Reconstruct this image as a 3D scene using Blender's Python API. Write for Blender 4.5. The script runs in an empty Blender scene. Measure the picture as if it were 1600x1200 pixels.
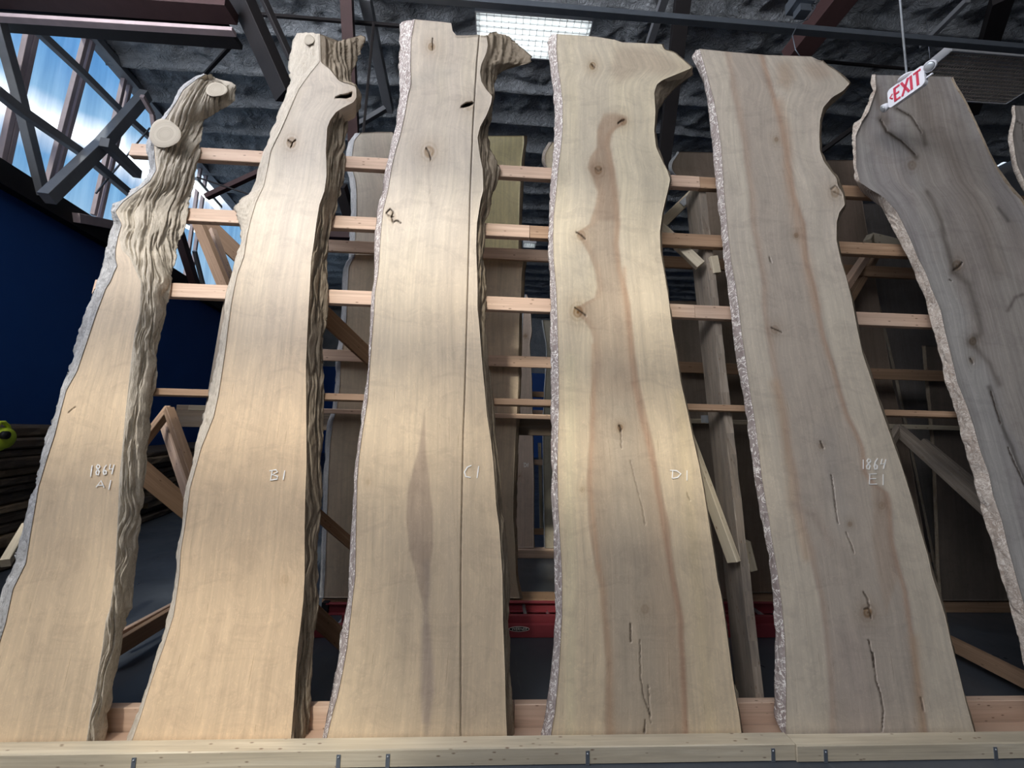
import bpy, math, random
import numpy as np
random.seed(7)
# ------------------------------------------------------------------ camera (f = 601 px on a 1600 px wide frame)
F = 601.0; YAW = math.radians(-2.75); PIT = math.radians(6); ROLL = math.radians(1.5)
CAM = np.array([0, 0, 1.5])
FW = np.array([-math.sin(YAW)*math.cos(PIT), math.cos(YAW)*math.cos(PIT), math.sin(PIT)])
R0 = np.cross(FW, [0, 0, 1]); R0 /= np.linalg.norm(R0); U0 = np.cross(R0, FW)
RT = math.cos(ROLL)*R0 + math.sin(ROLL)*U0
UP = -math.sin(ROLL)*R0 + math.cos(ROLL)*U0
S = bpy.context.scene; COL = S.collection
from mathutils import Matrix, Vector
cam = bpy.data.cameras.new('camera'); co = bpy.data.objects.new('camera', cam); COL.objects.link(co)
cam.sensor_width = 36; cam.lens = F/1600*36; cam.clip_start = .02; cam.clip_end = 300
M = Matrix(((RT[0], UP[0], -FW[0], CAM[0]), (RT[1], UP[1], -FW[1], CAM[1]), (RT[2], UP[2], -FW[2], CAM[2]), (0, 0, 0, 1)))
co.matrix_world = M; S.camera = co
# ------------------------------------------------------------------ world: blue sky with a white band standing in for sun glow in the left glazing
W = bpy.data.worlds.new('sky'); S.world = W; W.use_nodes = True
nt = W.node_tree; nt.nodes.clear()
def nd(nt, t, **k):
    n = nt.nodes.new(t)
    for a, b in k.items():
        if a.startswith('i_'): n.inputs[a[2:].replace('_', ' ')].default_value = b
        else: setattr(n, a, b)
    return n
tc = nd(nt, 'ShaderNodeTexCoord'); sep = nd(nt, 'ShaderNodeSeparateXYZ'); nt.links.new(tc.outputs['Generated'], sep.inputs[0])
nz = nd(nt, 'ShaderNodeTexNoise'); nz.inputs['Scale'].default_value = 5; nz.inputs['Detail'].default_value = 5
nt.links.new(tc.outputs['Generated'], nz.inputs['Vector'])
ad = nd(nt, 'ShaderNodeMath', operation='MULTIPLY_ADD'); nt.links.new(nz.outputs['Fac'], ad.inputs[0]); ad.inputs[1].default_value = .10
nt.links.new(sep.outputs['Z'], ad.inputs[2])
cr = nd(nt, 'ShaderNodeValToRGB'); e = cr.color_ramp.elements
SKY = [(.0, (.60, .72, .85)), (.38, (.38, .64, .90)), (.44, (.25, .54, .88)), (.468, (.95, 1.05, 1.2)), (.485, (3.0, 3.0, 3.0)), (.505, (1.4, 1.5, 1.6)), (.53, (.38, .66, .95)), (.60, (.17, .44, .84)), (1.0, (.17, .44, .84))]
e[0].position = 0; e[0].color = SKY[0][1]+(1,); e[1].position = 1; e[1].color = SKY[-1][1]+(1,)
for p, c in SKY[1:-1]:
    q = e.new(p); q.color = c+(1,)
bg = nd(nt, 'ShaderNodeBackground'); bg.inputs['Strength'].default_value = 1.0
ow = nd(nt, 'ShaderNodeOutputWorld')
nt.links.new(ad.outputs[0], cr.inputs[0]); nt.links.new(cr.outputs[0], bg.inputs[0]); nt.links.new(bg.outputs[0], ow.inputs[0])
# ------------------------------------------------------------------ sun through the roof light behind the camera, and the diffuse daylight of its glazing
sun = bpy.data.lights.new('sun', 'SUN'); sun.energy = 2.3; sun.angle = math.radians(3.5); sun.color = (1, .93, .80)
so = bpy.data.objects.new('sun', sun); COL.objects.link(so)
SD = Vector((.30, 1.0, -1.02)).normalized()
so.rotation_euler = SD.to_track_quat('-Z', 'Y').to_euler()
def area(name, loc, look, sx, sy, power, color):
    l = bpy.data.lights.new(name, 'AREA'); l.shape = 'RECTANGLE'; l.size = sx; l.size_y = sy; l.energy = power; l.color = color
    o = bpy.data.objects.new(name, l); COL.objects.link(o); o.location = loc
    o.rotation_euler = Vector(look).to_track_quat('-Z', 'Y').to_euler(); return o
area('roof_light_daylight', (-1.6, -2.6, 6.75), (.10, .75, -1), 4.6, 2.6, 215, (1, .955, .92))
area('rear_fill', (-3.6, -8.8, 2.6), (.15, 1, .10), 7, 4.6, 300, (1, .96, .90))  # unseen fill lamp added before the back wall, which has no door
area('left_ceiling_fill', (-3.9, -1.2, 5.4), (1, .35, .16), 6.4, 2.2, 430, (.93, .94, 1.0))  # unseen lamp added high on the left to brighten the ceiling
S.view_settings.view_transform = 'Standard'; S.view_settings.look = 'None'; S.view_settings.gamma = 1
S.view_settings.use_curve_mapping = False; S.view_settings.exposure = 0.03

# ================================================================== helpers
def ray(x, y):
    x = np.asarray(x, float)[..., None]; y = np.asarray(y, float)[..., None]
    return FW*F + RT*(x-800) - UP*(y-600)
def hit(x, y, p, n):
    r = ray(x, y); return CAM + r*(((np.asarray(p)-CAM) @ n)/(r @ n))[..., None]
class Plane:                       # a leaning plane; dep = distance behind its front
    def __init__(s, y, z, lean):
        a = math.radians(lean); s.n = np.array([0, -math.cos(a), math.sin(a)]); s.p = np.array([0, y, z]); s.a = np.array([0, math.sin(a), math.cos(a)])
    def at(s, x, y, dep=0.):
        r = ray(x, y); d = (s.p-CAM) @ s.n - np.asarray(dep, float)
        return CAM + r*(d/(r @ s.n))[..., None]
def onY(x, y, Y): return hit(x, y, (0, Y, 0), np.array([0, 1., 0]))
def onZ(x, y, Z): return hit(x, y, (0, 0, Z), np.array([0, 0, 1.]))
WD = np.array([-.19308, .98118, 0]); WN = np.array([.98118, .19308, 0])     # left wall direction and its normal
def onW(x, y, off=-4.6): return hit(x, y, WN*off, WN)
def tag(o, label=None, cat=None, group=None, kind=None):
    if label: o['label'] = label
    if cat: o['category'] = cat
    if group: o['group'] = group
    if kind: o['kind'] = kind
    return o
def empty(name, loc, label, cat, group=None):
    o = bpy.data.objects.new(name, None); COL.objects.link(o); o.location = loc; o.empty_display_size = .1
    return tag(o, label, cat, group)
def link(name, me, parent=None):
    o = bpy.data.objects.new(name, me); COL.objects.link(o)
    if parent is not None:
        o.parent = parent; o.matrix_parent_inverse = Matrix.Translation(-parent.location) if parent.parent is None else Matrix.Identity(4)
    return o
def mesh(name, V, Fs, mat, parent=None, smooth=False):
    me = bpy.data.meshes.new(name); me.from_pydata([tuple(map(float, v)) for v in V], [], Fs)
    if mat: me.materials.append(mat)
    if smooth: me.polygons.foreach_set('use_smooth', [True]*len(me.polygons))
    me.update(); return link(name, me, parent)
def hsh(i, j, s):
    n = (i*374761393 + j*668265263 + s*974634777) & 0xffffffff
    n = ((n ^ (n >> 13))*1274126177) & 0xffffffff
    return ((n ^ (n >> 16)) & 0xffff)/65535.0
def vn(x, y, s=0):
    x = np.asarray(x, float); y = np.asarray(y, float)
    i = np.floor(x).astype(np.int64); j = np.floor(y).astype(np.int64); a = x-i; b = y-j
    a = a*a*(3-2*a); b = b*b*(3-2*b)
    return (hsh(i, j, s)*(1-a)+hsh(i+1, j, s)*a)*(1-b)+(hsh(i, j+1, s)*(1-a)+hsh(i+1, j+1, s)*a)*b
def fbm(x, y, s=0, o=4):
    r = 0; A = .5; t = 0
    for k in range(o):
        r = r+A*vn(x, y, s+k*17); t += A; x = x*2.03; y = y*2.03; A *= .5
    return r/t
def sst(a, b, x):
    t = np.clip((x-a)/(b-a), 0, 1); return t*t*(3-2*t)

# ------------------------------------------------------------------ materials
def newmat(name, rough=.6, spec=.4):
    m = bpy.data.materials.new(name); m.use_nodes = True; n = m.node_tree
    b = n.nodes['Principled BSDF']; b.inputs['Roughness'].default_value = rough; b.inputs['Specular IOR Level'].default_value = spec
    return m, n, b
def mix(n, a, b, fac, typ='MIX'):
    x = n.nodes.new('ShaderNodeMix'); x.data_type = 'RGBA'; x.blend_type = typ
    for s_, v in ((0, fac), (6, a), (7, b)):
        if hasattr(v, 'is_output') or isinstance(v, bpy.types.NodeSocket): n.links.new(v, x.inputs[s_])
        else: x.inputs[s_].default_value = v if s_ == 0 else tuple(v)+(1,)
    return x.outputs[2]
def noise(n, vec, scale, detail=4, rough=.55, dist=0, sc=None):
    t = n.nodes.new('ShaderNodeTexNoise'); t.inputs['Scale'].default_value = scale; t.inputs['Detail'].default_value = detail
    t.inputs['Roughness'].default_value = rough; t.inputs['Distortion'].default_value = dist
    if sc:
        mp = n.nodes.new('ShaderNodeMapping'); mp.inputs['Scale'].default_value = sc; n.links.new(vec, mp.inputs[0]); vec = mp.outputs[0]
    n.links.new(vec, t.inputs['Vector']); return t.outputs['Fac']
def ramp(n, fac, stops):
    r = n.nodes.new('ShaderNodeValToRGB'); e = r.color_ramp.elements
    e[0].position = stops[0][0]; e[0].color = tuple(stops[0][1])+(1,); e[1].position = stops[-1][0]; e[1].color = tuple(stops[-1][1])+(1,)
    for p, c in stops[1:-1]:
        q = e.new(p); q.color = tuple(c)+(1,)
    n.links.new(fac, r.inputs[0]); return r.outputs[0]
def bump(n, b, h, st, dist=.01):
    k = n.nodes.new('ShaderNodeBump'); k.inputs['Strength'].default_value = st; k.inputs['Distance'].default_value = dist
    n.links.new(h, k.inputs['Height']); n.links.new(k.outputs[0], b.inputs['Normal'])
def g3(v): return (v, v, v)
def plain(name, col, rough=.6, metal=0, var=.15, scale=8, bst=.15):
    m, n, b = newmat(name, rough); t = n.nodes.new('ShaderNodeTexCoord').outputs['Object']
    f = noise(n, t, scale, 5)
    c = mix(n, [x*(1-var) for x in col], [min(1, x*(1+var)) for x in col], f)
    n.links.new(c, b.inputs['Base Color']); b.inputs['Metallic'].default_value = metal
    bump(n, b, noise(n, t, scale*6, 3), bst, .004); return m
def timber_mat(name, c1, c2, knot=(.16, .09, .05), dirty=0.):
    """sawn softwood: UV u runs along the board, v across, in metres"""
    m, n, b = newmat(name, .62, .3); uv = n.nodes.new('ShaderNodeUVMap').outputs[0]
    oi = n.nodes.new('ShaderNodeObjectInfo').outputs['Random']
    va = n.nodes.new('ShaderNodeVectorMath'); va.operation = 'MULTIPLY_ADD'
    n.links.new(uv, va.inputs[0]); va.inputs[1].default_value = (1, 1, 1)
    cb = n.nodes.new('ShaderNodeCombineXYZ'); mu = n.nodes.new('ShaderNodeMath'); mu.operation = 'MULTIPLY'; n.links.new(oi, mu.inputs[0]); mu.inputs[1].default_value = 31.
    n.links.new(mu.outputs[0], cb.inputs[0]); n.links.new(mu.outputs[0], cb.inputs[2]); n.links.new(cb.outputs[0], va.inputs[2]); v = va.outputs[0]
    g = noise(n, v, 1, 6, .6, .8, (1.2, 45, 1)); g2 = noise(n, v, 1, 3, .5, 0, (.9, 3, 1))
    c = ramp(n, g, [(.30, [x*.80 for x in c1]), (.5, c1), (.72, c2)])
    c = mix(n, c, [x*.8 for x in c1], ramp(n, g2, [(.45, g3(0)), (.75, g3(1))]))
    vo = n.nodes.new('ShaderNodeTexVoronoi'); mp = n.nodes.new('ShaderNodeMapping'); mp.inputs['Scale'].default_value = (2.6, 7, 1); n.links.new(v, mp.inputs[0]); n.links.new(mp.outputs[0], vo.inputs['Vector'])
    kn = ramp(n, vo.outputs['Distance'], [(.0, g3(.9)), (.07, g3(.75)), (.16, g3(0))])
    c = mix(n, c, knot, kn)
    if dirty: c = mix(n, c, (.12, .11, .10), ramp(n, noise(n, v, 1, 5, .65, 0, (2, 12, 1)), [(.45, g3(0)), (.75, g3(dirty))]))
    n.links.new(c, b.inputs['Base Color']); bump(n, b, g, .25, .002); return m
def slab_mat(name, streak=.25, bst=.12, rough=.5):
    """planed slab face: colour attribute 'tone' carries heartwood, sapwood and knots; UV follows the grain"""
    m, n, b = newmat(name, rough, .35); uv = n.nodes.new('ShaderNodeUVMap').outputs[0]
    at = n.nodes.new('ShaderNodeAttribute'); at.attribute_name = 'tone'
    g = noise(n, uv, 1, 6, .6, .6, (46, .8, 1)); h = noise(n, uv, 1, 4, .6, 1.2, (170, 5, 1)); w = noise(n, uv, 1, 4, .55, 1.5, (9, 2.2, 1))
    k = mix(n, g3(1-streak), g3(1+streak*.75), ramp(n, g, [(.3, g3(0)), (.7, g3(1))]))
    k2 = mix(n, g3(1-streak*.45), g3(1+streak*.45), h); k3 = mix(n, (.91, .90, .895), (1.07, 1.06, 1.04), ramp(n, w, [(.3, g3(0)), (.7, g3(1))]))
    fg = ramp(n, noise(n, uv, 1, 3, .5, 2.6, (26, 13, 1)), [(.56, g3(1)), (.60, g3(1.11)), (.63, g3(1))])
    c = mix(n, at.outputs['Color'], k, 1, 'MULTIPLY'); c = mix(n, c, k2, 1, 'MULTIPLY'); c = mix(n, c, k3, 1, 'MULTIPLY'); c = mix(n, c, fg, 1, 'MULTIPLY')
    fl = ramp(n, noise(n, uv, 1, 4, .6, .4, (95, 4.5, 1)), [(.655, g3(1)), (.70, (.80, .77, .74))]); c = mix(n, c, fl, 1, 'MULTIPLY')
    bl = ramp(n, noise(n, uv, 1, 5, .7, 1.5, (4, 7, 1)), [(.36, (.90, .895, .90)), (.5, g3(1))]); c = mix(n, c, bl, 1, 'MULTIPLY')
    n.links.new(c, b.inputs['Base Color']); bump(n, b, h, bst, .002); return m
def bark_mat(name, c1, c2, fleck=None, ff=.6, sc=(30, 7)):
    m, n, b = newmat(name, .8, .2); uv = n.nodes.new('ShaderNodeUVMap').outputs[0]
    g = noise(n, uv, 1, 6, .65, 1., (sc[0], sc[1], 1)); h = noise(n, uv, 1, 5, .6, 2., (sc[0]*3, sc[1]*3, 1))
    c = ramp(n, g, [(.32, c1), (.68, c2)]); c = mix(n, c, [x*.62 for x in c1], ramp(n, h, [(.35, g3(.45)), (.5, g3(0))]))
    if fleck:
        q = ramp(n, noise(n, uv, 1, 4, .55, 3., (sc[0]*1.7, sc[1]*2.6, 1)), [(.52, g3(0)), (.545, g3(ff)), (.57, g3(ff)), (.595, g3(0))])
        c = mix(n, c, fleck, q)
    n.links.new(c, b.inputs['Base Color']); bump(n, b, h, .5, .006); return m
MT = {}
MT['slab'] = slab_mat('planed_wood', .11, .06); MT['slab_rough'] = slab_mat('weathered_wood', .20, .25, .7)
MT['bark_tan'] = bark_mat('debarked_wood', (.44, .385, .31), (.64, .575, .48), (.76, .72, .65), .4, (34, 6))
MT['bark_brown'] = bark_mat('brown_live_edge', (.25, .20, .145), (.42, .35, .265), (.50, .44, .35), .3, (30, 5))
MT['bark_pale'] = bark_mat('pale_live_edge', (.36, .36, .36), (.60, .60, .60), (.16, .16, .16), .4, (30, 10))
MT['bark_mauve'] = bark_mat('mauve_live_edge', (.30, .24, .22), (.44, .385, .36), (.92, .88, .82), 1., (11, 5))
MT['bark_cream'] = bark_mat('cream_live_edge', (.36, .29, .24), (.58, .51, .44), (.85, .80, .72), .7, (22, 9))
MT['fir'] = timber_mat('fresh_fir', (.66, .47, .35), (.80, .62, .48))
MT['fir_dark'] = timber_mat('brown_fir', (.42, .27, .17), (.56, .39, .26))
MT['pale'] = timber_mat('pale_pine', (.62, .54, .40), (.76, .69, .54), dirty=.25)
MT['post'] = timber_mat('weathered_post', (.30, .25, .20), (.46, .40, .33), dirty=.9)
MT['steel'] = plain('dark_steel', (.018, .015, .016), .6, 0, .3)
MT['steel_red'] = plain('red_oxide_steel', (.085, .045, .045), .55, 0, .25)
MT['steel_pink'] = plain('faded_primer_steel', (.60, .48, .49), .6, 0, .25)
MT['steel_grey'] = plain('grey_steel', (.27, .28, .30), .5, .2, .2)
MT['galv'] = plain('galvanised_steel', (.22, .25, .29), .4, .6, .2)
MT['zinc'] = plain('zinc_plate', (.50, .54, .58), .4, .5, .3, 30)
MT['chalk'] = plain('white_chalk', (.95, .94, .90), .9, 0, .04)
MT['white'] = plain('white_plastic', (.80, .82, .88), .45, 0, .03)
MT['red_letter'] = plain('red_plastic', (.62, .05, .10), .5, 0, .05)
MT['ladder'] = plain('red_fibreglass', (.33, .06, .075), .4, 0, .12)
MT['alu'] = plain('aluminium', (.62, .64, .66), .35, .8, .1)
MT['black'] = plain('black_rubber', (.012, .012, .014), .6, 0, .1)
MT['lime'] = plain('lime_plastic', (.55, .70, .05), .45, 0, .1)
MT['rough_board'] = timber_mat('rough_sawn_board', (.10, .075, .055), (.22, .17, .12), dirty=.6)
MT['rough_tan'] = timber_mat('tan_sawn_board', (.26, .19, .12), (.40, .30, .20), dirty=.4)

# ------------------------------------------------------------------ mesh builders
def grid(name, P, mat, parent=None, tone=None, uv=None, flip=False, extra=None, smooth=True):
    """P[ny,nx,3] as a quad grid; extra = list of (verts, faces) appended"""
    ny, nx = P.shape[:2]; V = P.reshape(-1, 3)
    i = np.arange(ny-1)[:, None]*nx+np.arange(nx-1)[None, :]
    Q = np.stack([i, i+1, i+nx+1, i+nx], -1).reshape(-1, 4)
    if flip: Q = Q[:, ::-1]
    me = bpy.data.meshes.new(name); ev = [np.zeros((0, 3))] if extra is None else [extra[0]]
    VV = np.concatenate([V]+ev); me.vertices.add(len(VV)); me.vertices.foreach_set('co', VV.astype(np.float32).ravel())
    loops = Q.ravel(); starts = np.arange(len(Q))*4; tot = np.full(len(Q), 4)
    if extra is not None:
        for f in extra[1]:
            starts = np.append(starts, len(loops)); tot = np.append(tot, len(f)); loops = np.append(loops, f)
    me.loops.add(len(loops)); me.loops.foreach_set('vertex_index', loops.astype(np.int32))
    me.polygons.add(len(starts)); me.polygons.foreach_set('loop_start', starts.astype(np.int32))
    sm = np.zeros(len(starts), bool); sm[:len(Q)] = smooth; me.polygons.foreach_set('use_smooth', sm)
    me.update(calc_edges=True)
    def padd(a, k):
        a = a.reshape(-1, k)
        if len(VV) > len(a): a = np.concatenate([a, np.repeat(a.mean(0)[None], len(VV)-len(a), 0)])
        return a
    if tone is not None:
        t = np.concatenate([tone.reshape(-1, 3), np.ones((ny*nx, 1))], 1); t = padd(t, 4)
        at = me.color_attributes.new('tone', 'FLOAT_COLOR', 'POINT'); at.data.foreach_set('color', t.astype(np.float32).ravel())
    if uv is not None:
        u = padd(uv, 2)[loops]; l = me.uv_layers.new(name='grain'); l.data.foreach_set('uv', u.astype(np.float32).ravel())
    me.materials.append(mat); me.validate(); return link(name, me, parent)
def box_uv(me, L=None):
    """planar UV per face: u along the longest axis L, v across (metres)"""
    uvl = me.uv_layers.new(name='grain'); L = Vector(L).normalized()
    for p in me.polygons:
        s = p.normal.cross(L)
        if s.length < .3:
            s = L.orthogonal().normalized(); t = s.cross(L)
            for li in p.loop_indices:
                c = me.vertices[me.loops[li].vertex_index].co; uvl.data[li].uv = (c.dot(t)*3, c.dot(s)*.6)
        else:
            s.normalize(); o = p.normal.x*.37+p.normal.z*.61
            for li in p.loop_indices:
                c = me.vertices[me.loops[li].vertex_index].co; uvl.data[li].uv = (c.dot(L)+o, c.dot(s)+o)
def beam(name, a, b, w, h, mat, parent=None, up=(0, 0, 1), bev=.003, wob=0., cut=None):
    """bar from a to b; h measured along `up`, w across"""
    a = Vector(a); b = Vector(b); L = (b-a); ln = L.length; L.normalize(); u = Vector(up); u = (u-L*u.dot(L)).normalized(); s = L.cross(u)
    n = max(1, int(ln/.12)) if wob else 1; V = []; Fs = []
    e = min(bev, w*.2, h*.2); X = w/2; Y = h/2
    sect = [(-X, -Y+e), (-X+e, -Y), (X-e, -Y), (X, -Y+e), (X, Y-e), (X-e, Y), (-X+e, Y), (-X, Y-e)]
    for k in range(n+1):
        c = a+L*(ln*k/n)
        for q, (x, y) in enumerate(sect):
            r = 0 if not wob else wob*(vn(np.array(k*.9+q*3.3), np.array(q*1.7), 5)-.5)
            V.append(c+s*(x+r)+u*(y+r*.12))
    m_ = len(sect)
    for k in range(n):
        for q in range(m_): Fs.append((k*m_+q, k*m_+(q+1) % m_, (k+1)*m_+(q+1) % m_, (k+1)*m_+q))
    Fs.append(tuple(range(m_))[::-1]); Fs.append(tuple(n*m_+q for q in range(m_)))
    me = bpy.data.meshes.new(name); me.from_pydata([tuple(v) for v in V], [], Fs); me.materials.append(mat)
    import bmesh
    bm = bmesh.new(); bm.from_mesh(me); bmesh.ops.recalc_face_normals(bm, faces=bm.faces); bm.to_mesh(me); bm.free()
    me.update(); box_uv(me, L); return link(name, me, parent)
def tube(name, pts, r, mat, parent=None, seg=8, taper=None):
    pts = [Vector(p) for p in pts]; V = []; Fs = []
    for k, p in enumerate(pts):
        d = (pts[min(k+1, len(pts)-1)]-pts[max(k-1, 0)]).normalized(); x = d.orthogonal().normalized() if k == 0 else (px - d*px.dot(d)).normalized(); px = x; y = d.cross(x)
        rr = r if taper is None else r*taper[k]
        for q in range(seg):
            t = 2*math.pi*q/seg; V.append(p+x*(math.cos(t)*rr)+y*(math.sin(t)*rr))
    for k in range(len(pts)-1):
        for q in range(seg): Fs.append((k*seg+q, k*seg+(q+1) % seg, (k+1)*seg+(q+1) % seg, (k+1)*seg+q))
    Fs.append(tuple(range(seg))[::-1]); Fs.append(tuple((len(pts)-1)*seg+q for q in range(seg)))
    return mesh(name, V, Fs, mat, parent, True)
def boxes(name, bs, mat, parent=None, fr=None):
    """several boxes in one part; bs = (cx,cy,cz,sx,sy,sz) in frame fr=(origin, ex, ey, ez)"""
    V = []; Fs = []; O, X, Y, Z = [Vector(q) for q in (fr or ((0, 0, 0), (1, 0, 0), (0, 1, 0), (0, 0, 1)))]
    for cx, cy, cz, sx, sy, sz in bs:
        k = len(V)
        for i in (-.5, .5):
            for j in (-.5, .5):
                for l in (-.5, .5): V.append(O+X*(cx+i*sx)+Y*(cy+j*sy)+Z*(cz+l*sz))
        for f in ((0, 1, 3, 2), (4, 6, 7, 5), (0, 4, 5, 1), (2, 3, 7, 6), (0, 2, 6, 4), (1, 5, 7, 3)): Fs.append(tuple(k+q for q in f))
    return mesh(name, V, Fs, mat, parent)

# ================================================================== the slabs
def tab(txt):
    """'y:x y:x ...' -> arrays sorted by y"""
    p = sorted(tuple(float(v) for v in q.split(':')) for q in txt.split()); return np.array([q[0] for q in p]), np.array([q[1] for q in p])
def curve(t, y):
    a, b = t; y = np.asarray(y, float); v = np.interp(y, a, b)
    lo = y < a[0]; hi = y > a[-1]; k = min(3, len(a)-1)
    v = np.where(hi, b[-1]+(y-a[-1])*(b[-1]-b[-1-k])/(a[-1]-a[-1-k]), v); return v
def smooth1(v, k=2):
    w = np.ones(2*k+1)/(2*k+1); p = np.pad(v, k, mode='edge'); return np.convolve(p, w, 'valid')
FRONT = Plane(1.93, .03, 6)
def polyd(x, y, P, closed=False):
    """distance to a polyline"""
    P = list(P)+([P[0]] if closed else []); d = np.full(x.shape, 1e9)
    for (ax, ay), (bx, by) in zip(P[:-1], P[1:]):
        vx, vy = bx-ax, by-ay; t = np.clip(((x-ax)*vx+(y-ay)*vy)/(vx*vx+vy*vy+1e-9), 0, 1)
        d = np.minimum(d, np.hypot(x-ax-t*vx, y-ay-t*vy))
    return d
def inpoly(x, y, P):
    c = np.zeros(x.shape, bool); n = len(P)
    for k in range(n):
        ax, ay = P[k]; bx, by = P[(k+1) % n]
        if ay == by: continue
        c ^= ((ay > y) != (by > y)) & (x < (bx-ax)*(y-ay)/(by-ay)+ax)
    return c
def region(x, y, P, soft=2.):
    s = polyd(x, y, P, True)*np.where(inpoly(x, y, P), 1, -1); return sst(-soft, soft, s)
def mixc(t, c, m): return t*(1-m[..., None])+np.array(c)*m[..., None]
def paint(x, y, u, v, sp):
    """sapwood, heartwood, knots, cracks -> tone rgb, inward depth, grain u"""
    big = fbm(u*2.2+sp.get('seed', 0)*9, v*.9, sp.get('seed', 0)+3, 3)
    t = np.array(sp['sap'])*np.array([1.01, .972, .985])*(1+.28*(big[..., None]-.5)-.10*(fbm(u*13, v*5, 88, 4)[..., None]-.5)); dep = np.zeros(x.shape); gu = u.copy()
    if 'sap2' in sp: t = mixc(t, sp['sap2'], sst(.35, .7, fbm(u*5+3, v*.6+sp.get('seed', 0)*5, 31, 3))*.8)
    if 'low' in sp:    # warm light low on the face, painted into the wood colour
        t = mixc(t, np.array(sp['low'])*np.array([.96, .945, .995]), sst(2.9, 1.3, v+.5*(big-.5)))
    for h in sp.get('heart', []):
        wob = (fbm(u*6, v*5, 77, 3)-.5)*h.get('wob', 6)
        if 'poly' in h: m = region(x+wob, y, h['poly'], h.get('soft', 3))
        else:
            L = curve(h['L'], y); Rr = curve(h['R'], y); s = h.get('soft', 3)
            m = sst(-s, s, x+wob-L)*sst(-s, s, Rr-x-wob)*sst(h['top']-8, h['top']+8, y)
            if 'rim' in h:
                rm = np.exp(-((x+wob-Rr+5)/5.)**2)*.9+np.exp(-((x+wob-L-5)/6.)**2)*.5
                rm = rm*sst(h['top'], h['top']+30, y)
        v_ = fbm(u*30, v*1.6, 5, 4)
        t = mixc(t, h['col'], m*h.get('a', .9)*(.8+.4*v_).clip(0, 1))
        if 'rim' in h and 'L' in h: t = mixc(t, h['rim'], (m*rm).clip(0, 1)*.75)
    for P, w, c, a in sp.get('streak', []):
        d = polyd(x+(fbm(u*10, v*9, 8, 2)-.5)*5, y, P); t = mixc(t, c, np.exp(-(d/w)**2)*a*(.6+.8*fbm(u*60, v*3, 4, 3)).clip(0, 1))
    for kx, ky, kr, st in sp.get('knot', []):
        a = np.hypot((x-kx)/1., (y-ky)/1.15)/kr; ring = .5+.5*np.sin(a*13+3*fbm(u*25, v*25, 2, 2))
        gu = gu+np.sign(x-kx+.01)*(-.035)*np.exp(-(np.abs(x-kx)/(kr*1.6)))*np.exp(-((y-ky)/(kr*3.0))**2)
        t = t*(1-(st*.30*ring*sst(1.5, .2, a)+st*.30*sst(.9, .1, a)+st*.12*sst(3, .5, a))[..., None]*np.array([.8, 1., 1.2]))
    for P, w, a in sp.get('crack', []):
        d = polyd(x+(0 if len(P) > 9 and w < .76 else (vn(x*.35, y*.35, 4)-.5)*1.6), y, P); m = sst(w+.75, w*.3, d)
        t = mixc(t, (.05, .035, .025), m*a); dep += m*a*.010
    for P in sp.get('hole', []):
        m = region(x, y, P, 1.2); t = mixc(t, (.03, .022, .018), m*.9); dep += m*.05  # hollows are sunk, and their inner shade is painted on as well
    return t, dep, gu
GL = {  # hand-drawn figures as strokes in a unit box, y down
 '1': [[(.62, 0), (.45, .5), (.3, 1)]], 'l': [[(.5, 0), (.5, 1)]],
 '8': [[(.75, .08), (.45, .0), (.25, .18), (.45, .42), (.7, .65), (.55, .95), (.25, .9), (.2, .68), (.5, .42), (.78, .22), (.75, .08)]],
 '6': [[(.75, .02), (.4, .3), (.22, .7), (.35, .97), (.65, .9), (.7, .65), (.5, .55), (.28, .7)]],
 '4': [[(.35, .0), (.2, .5), (.75, .45)], [(.8, .05), (.65, .5), (.5, 1)]],
 'A': [[(.0, .85), (.55, .0), (.9, .9)], [(.2, .6), (.85, .6)]], 'B': [[(.25, .05), (.1, .95)], [(.0, .1), (.6, .0), (.75, .2), (.25, .45), (.75, .6), (.7, .85), (.05, .97)]],
 'C': [[(.9, .0), (.4, .15), (.05, .55), (.2, .92), (.8, 1)]], 'D': [[(.25, .1), (.2, .95)], [(.0, .05), (.6, .1), (1, .45), (.7, .85), (.2, .97)]],
 'E': [[(.15, .0), (.1, 1)], [(.05, .05), (.85, .0)], [(.12, .48), (.8, .45)], [(.08, .98), (.9, .95)]]}
def chalk(parent, plane, text, boxes_, r=.0034, name='chalk_mark'):
    V = []; Fs = []
    for ch, (x0, y0, x1, y1) in zip(text, boxes_):
        for st in GL[ch]:
            P = [Vector(plane.at(x0+(x1-x0)*a, y0+(y1-y0)*b, -.0012)) for a, b in st]; n = Vector(plane.n)
            for i, p in enumerate(P):
                d = (P[min(i+1, len(P)-1)]-P[max(i-1, 0)]).normalized(); s = d.cross(n).normalized()*r*(1 if 0 < i < len(P)-1 else .7)
                V += [p+s, p-s, p-s-n*.0012, p+s-n*.0012]
                if i: k = len(V)-8; Fs += [(k, k+1, k+5, k+4), (k+1, k+2, k+6, k+5), (k+2, k+3, k+7, k+6), (k+3, k, k+4, k+7)]
    o = mesh(name, V, Fs, MT['chalk'], parent); return o
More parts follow.
